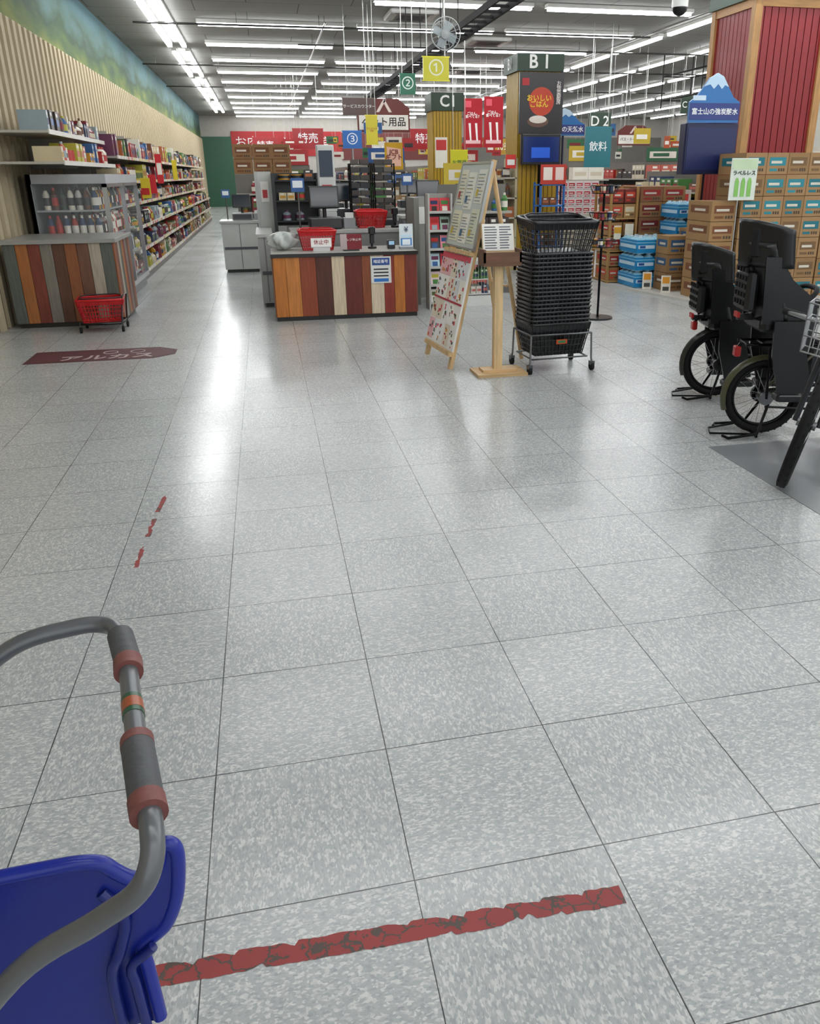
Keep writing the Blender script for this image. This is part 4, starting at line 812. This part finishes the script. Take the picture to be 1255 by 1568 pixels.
    if stand:
        for s in (-1,1): b.tube([(.02,s*.06,R-.03),(-.05,s*.13,.03),(-.22,s*.15,.012),(-.24,s*.10,.012)],.009,'#1a1a1a','metal',6)
        b.tube([(-.05,-.13,.015),(-.05,.13,.015)],.009,'#1a1a1a','metal',6); b.tube([(-.05,-.13,.03),(-.3,-.05,.012),(-.28,.06,.012),(-.05,.13,.03)],.007,'#1a1a1a','metal',6)
    if child: child_seat(b,sx,seat_h,sh)
    return b.build(name)
bike('child_seat_electric_bicycle',(2.79,4.10,.0035),(.97,-.25),'#4e4d38',R=.228,seat_h=.68,sx=-.10,sh=.43)
bike('child_seat_electric_bicycle',(2.97,4.95,.0035),(.97,-.25),'#2a2a24',R=.24,seat_h=.55,sc=.97,sx=-.10,sh=.40)
b=MB(); fc=Vector((2.40,3.27,.0)); fr=Vector((3.50,2.88,0)); hd=(fc-fr).normalized(); ang=math.atan2(hd.y,hd.x); z0=.005
b.T=Matrix.Translation((fr.x,fr.y,z0))@Matrix.Rotation(ang,4,'Z'); WB=(fc-fr).length; R=.33
wheel(b,(0,0,R),(0,1,0),R,.026); col='#20262c'
b.tube([(.42,0,.28),(.3,0,.78)],.017,col,'plastic',10); b.tube([(.42,0,.28),(WB-.26,0,.66)],.022,col,'plastic',10); b.tube([(.32,0,.7),(WB-.27,0,.76)],.017,col,'plastic',10); b.tube([(WB-.24,0,.60),(WB-.29,0,.82)],.022,col,'plastic',10)
for s in (-1,1): b.tube([(0,s*.06,R),(.42,s*.03,.28)],.01,col,'plastic',8); b.tube([(0,s*.06,R),(.31,s*.02,.72)],.009,col,'plastic',8)
b.shell(lambda u,v:(.17+.27*v,(u*2-1)*(.09-.065*min(1,v*1.4)),.9-.02*abs(u*2-1)**2),8,8,(0,0,-.03),'#1c1a18','rubber'); b.tube([(.3,0,.78),(.28,0,.88)],.013,'#999999','metal',8)
b.torus((.42,-.05,.28),(0,1,0),.09,.006,'#999999','metal',24,6)
for s in (-1,1): b.tube([(.42,s*.07,.28),(.42+s*.12,s*.09,.28+.12*s)],.009,'#8a8c8e','metal',6); b.box(.42+s*.12-.045,.42+s*.12+.045,s*.14-.04,s*.14+.04,.27+.12*s,.29+.12*s,'#1a1a1a','rubber')
b.tube([(.36,.05,.26),(.25,.2,.012)],.009,'#888888','metal',6)
e=Vector((2.45,3.10,-1.13)).normalized(); tilt=Vector((.20,-.10,1)).normalized()
b.T=None; c0=fc+Vector((0,0,z0)); e2=(e-tilt*e.dot(tilt)).normalized(); ax=tilt.cross(e2).normalized(); c=c0+Vector((tilt.x*R,tilt.y*R,R+.001))
wheel(b,c,ax,R,.027)
top=c+tilt*.47
for s in (-1,1): b.tube([c+ax*s*.055,c+ax*s*.055+tilt*.36,c+tilt*.41],.014,'#2a2e33','plastic',8)
b.tube([c+tilt*.40,top],.02,'#2a2e33','plastic',10); b.tube([top-ax*.28+e2*.05,top-ax*.1,top+ax*.1,top+ax*.28+e2*.05],.012,'#8e9092','metal',8,sub=3)
for s in (-1,1): b.tube([top+ax*s*.19+e2*.035,top+ax*s*.29+e2*.055],.017,'#1a1a1a','rubber',8)
for h,s in ((0,.8),(.07,.86),(.14,.92),(.21,1)):
    o=c+tilt*(.36+h)-e2*.17; b.tube([o+ax*.17*s+e2*.12*s,o-ax*.17*s+e2*.12*s,o-ax*.17*s-e2*.12*s,o+ax*.17*s-e2*.12*s],.004,'#b4b6b8','metal',5,True)
for k in range(9):
    t=-.17+.0425*k
    for q in (-.12,.12): b.cyl(c+tilt*.36-e2*.17+ax*t*.8+e2*q*.8,c+tilt*.57-e2*.17+ax*t+e2*q,.003,'#b4b6b8','metal',4)
for k in range(7):
    t=-.12+.04*k
    for q in (-.17,.17): b.cyl(c+tilt*.36-e2*.17+ax*q*.8+e2*t*.8,c+tilt*.57-e2*.17+ax*q+e2*t,.003,'#b4b6b8','metal',4)
b.build('city_bicycle')
b=MB(); b.box(2.37,4.6,2.3,3.93,0,.002,'#7c7f82','plastic'); b.build('display_mat')
# ------------------------------------------------------------------ shopping cart (near left)
b=MB(); G='#6a6c6f'
path=[(-.52,.99,.72),(-.46,1.01,.82),(-.38,1.025,.885),(-.30,1.035,.90),(-.258,1.03,.90),(-.238,1.0,.90),(-.222,.95,.90),(-.196,.822,.90),(-.170,.70,.90),(-.156,.645,.897),(-.155,.618,.875),(-.172,.612,.845),(-.215,.62,.81),(-.30,.63,.75),(-.42,.64,.60)]
b.tube(path,.0115,G,'handle_tube',16,sub=6)
def seg(p,q,r,col,mat): b.tube([p,q],r,col,mat,20)
seg((-.236,.997,.90),(-.217,.93,.90),.0165,'#4a4c4f','gripmat'); seg((-.217,.93,.90),(-.2125,.905,.90),.0175,'#764540','gripmat')
seg((-.1845,.768,.90),(-.182,.755,.90),.0175,'#764540','gripmat'); seg((-.182,.755,.90),(-.163,.672,.90),.0172,'#4a4c4f','gripmat'); seg((-.163,.672,.90),(-.158,.652,.899),.0182,'#764540','gripmat')
seg((-.2005,.845,.90),(-.1935,.81,.90),.0122,'#28503a','plastic'); seg((-.199,.837,.90),(-.195,.818,.90),.0125,'#9a5030','plastic')
for y0_ in (.64,.99):
    b.tube([(-.42 if y0_<.8 else -.52,y0_,.60 if y0_<.8 else .72),(-.50,y0_,.45),(-.55,y0_,.2),(-.50,y0_,.12)],.0115,G,'handle_tube',12,sub=4)
    b.tube([(-.50,y0_,.12),(-1.15,y0_*.5+.815*.5,.12)],.0115,G,'handle_tube',10)
for x,y in ((-.50,.64),(-.50,.99),(-1.15,.73),(-1.15,.90)):
    b.cyl((x,y-.014,.05),(x,y+.014,.05),.05,'#222222','rubber',20); b.cyl((x,y-.016,.05),(x,y+.016,.05),.02,'#888888','metal',12); b.box(x-.02,x+.02,y-.022,y+.022,.085,.125,'#6c6e70','metal')
b.tube([(-.52,.64,.55),(-1.2,.68,.55),(-1.2,.95,.55),(-.52,.99,.55)],.009,G,'handle_tube',8,True)
for k in range(10): b.cyl((-.55-.07*k,.65,.55),(-.55-.07*k,.98,.55),.004,G,'metal',6)
b.tube([(-.55,.64,.3),(-.55,.99,.3)],.009,G,'metal',8)
out=[(-.60,.50),(-.60,.735),(-.50,.75),(-.40,.758),(-.30,.762),(-.262,.762),(-.240,.756),(-.228,.742),(-.214,.728),(-.200,.724),(-.188,.73),(-.180,.745),(-.176,.762),(-.170,.769),(-.163,.765),(-.160,.752),(-.163,.72),(-.170,.685),(-.184,.652),(-.200,.636),(-.213,.626),(-.217,.612),(-.215,.59),(-.212,.50)]
NS=len(out)
def cr(i,t):
    p0,p1,p2,p3=[Vector(out[max(0,min(NS-1,i+k))]) for k in (-1,0,1,2)]
    return 0.5*((2*p1)+(p2-p0)*t+(2*p0-5*p1+4*p2-p3)*t*t+(3*p1-p0-3*p2+p3)*t**3)
sm=[Vector(out[0])]
for i in range(1,NS-1):
    for k in range(4): sm.append(cr(i,k/4))
sm.append(Vector(out[-1]))
b.prism([(p.x+.7,p.y) for p in sm],frame((-.70,.76,0),(1,0,0),(0,0,1)),.014,'#14237e','plastic')
b.tube([(p.x,.750,p.y) for p in sm[1:]],.0085,'#17288c','plastic',12)
b.tube([(p.x-.012,.735,p.y-.012) for p in sm[70:]] ,.006,'#111e6a','plastic',8)
b.tube([(-.245,.745,.72),(-.225,.738,.685),(-.235,.735,.64),(-.25,.735,.60),(-.25,.735,.5)],.007,'#12206c','plastic',8,sub=5)
b.box(-.62,-.5,.70,.78,.53,.62,'#14237e','plastic')
b.build('shopping_cart')
# ------------------------------------------------------------------ world + camera
w=D.worlds.new('World'); bpy.context.scene.world=w; w.use_nodes=True; bg=w.node_tree.nodes['Background']
bg.inputs[0].default_value=(.92,.97,1.0,1); bg.inputs[1].default_value=1.0
f,yaw,pitch,roll,h=1222.83,.2207,.3713,-.0072,1.471
cy,sy,cp,sp,cr_,sr=math.cos(yaw),math.sin(yaw),math.cos(pitch),math.sin(pitch),math.cos(roll),math.sin(roll)
fwd=Vector((sy*cp,cy*cp,-sp)); r0=Vector((cy,-sy,0)); u0=r0.cross(fwd); r=cr_*r0+sr*u0; u=-sr*r0+cr_*u0
cam=D.cameras.new('camera'); co=D.objects.new('camera',cam); bpy.context.collection.objects.link(co)
co.matrix_world=Matrix(((r.x,u.x,-fwd.x,0),(r.y,u.y,-fwd.y,0),(r.z,u.z,-fwd.z,h),(0,0,0,1)))
cam.sensor_fit='AUTO'; cam.sensor_width=36; cam.lens=f/1568*36; cam.shift_x=(627.5-697.5)/1568; cam.shift_y=(743-784)/1568; cam.clip_start=.02; cam.clip_end=200
bpy.context.scene.camera=co
vs=bpy.context.scene.view_settings; vs.view_transform='Standard'; vs.look='None'; vs.exposure=0.22
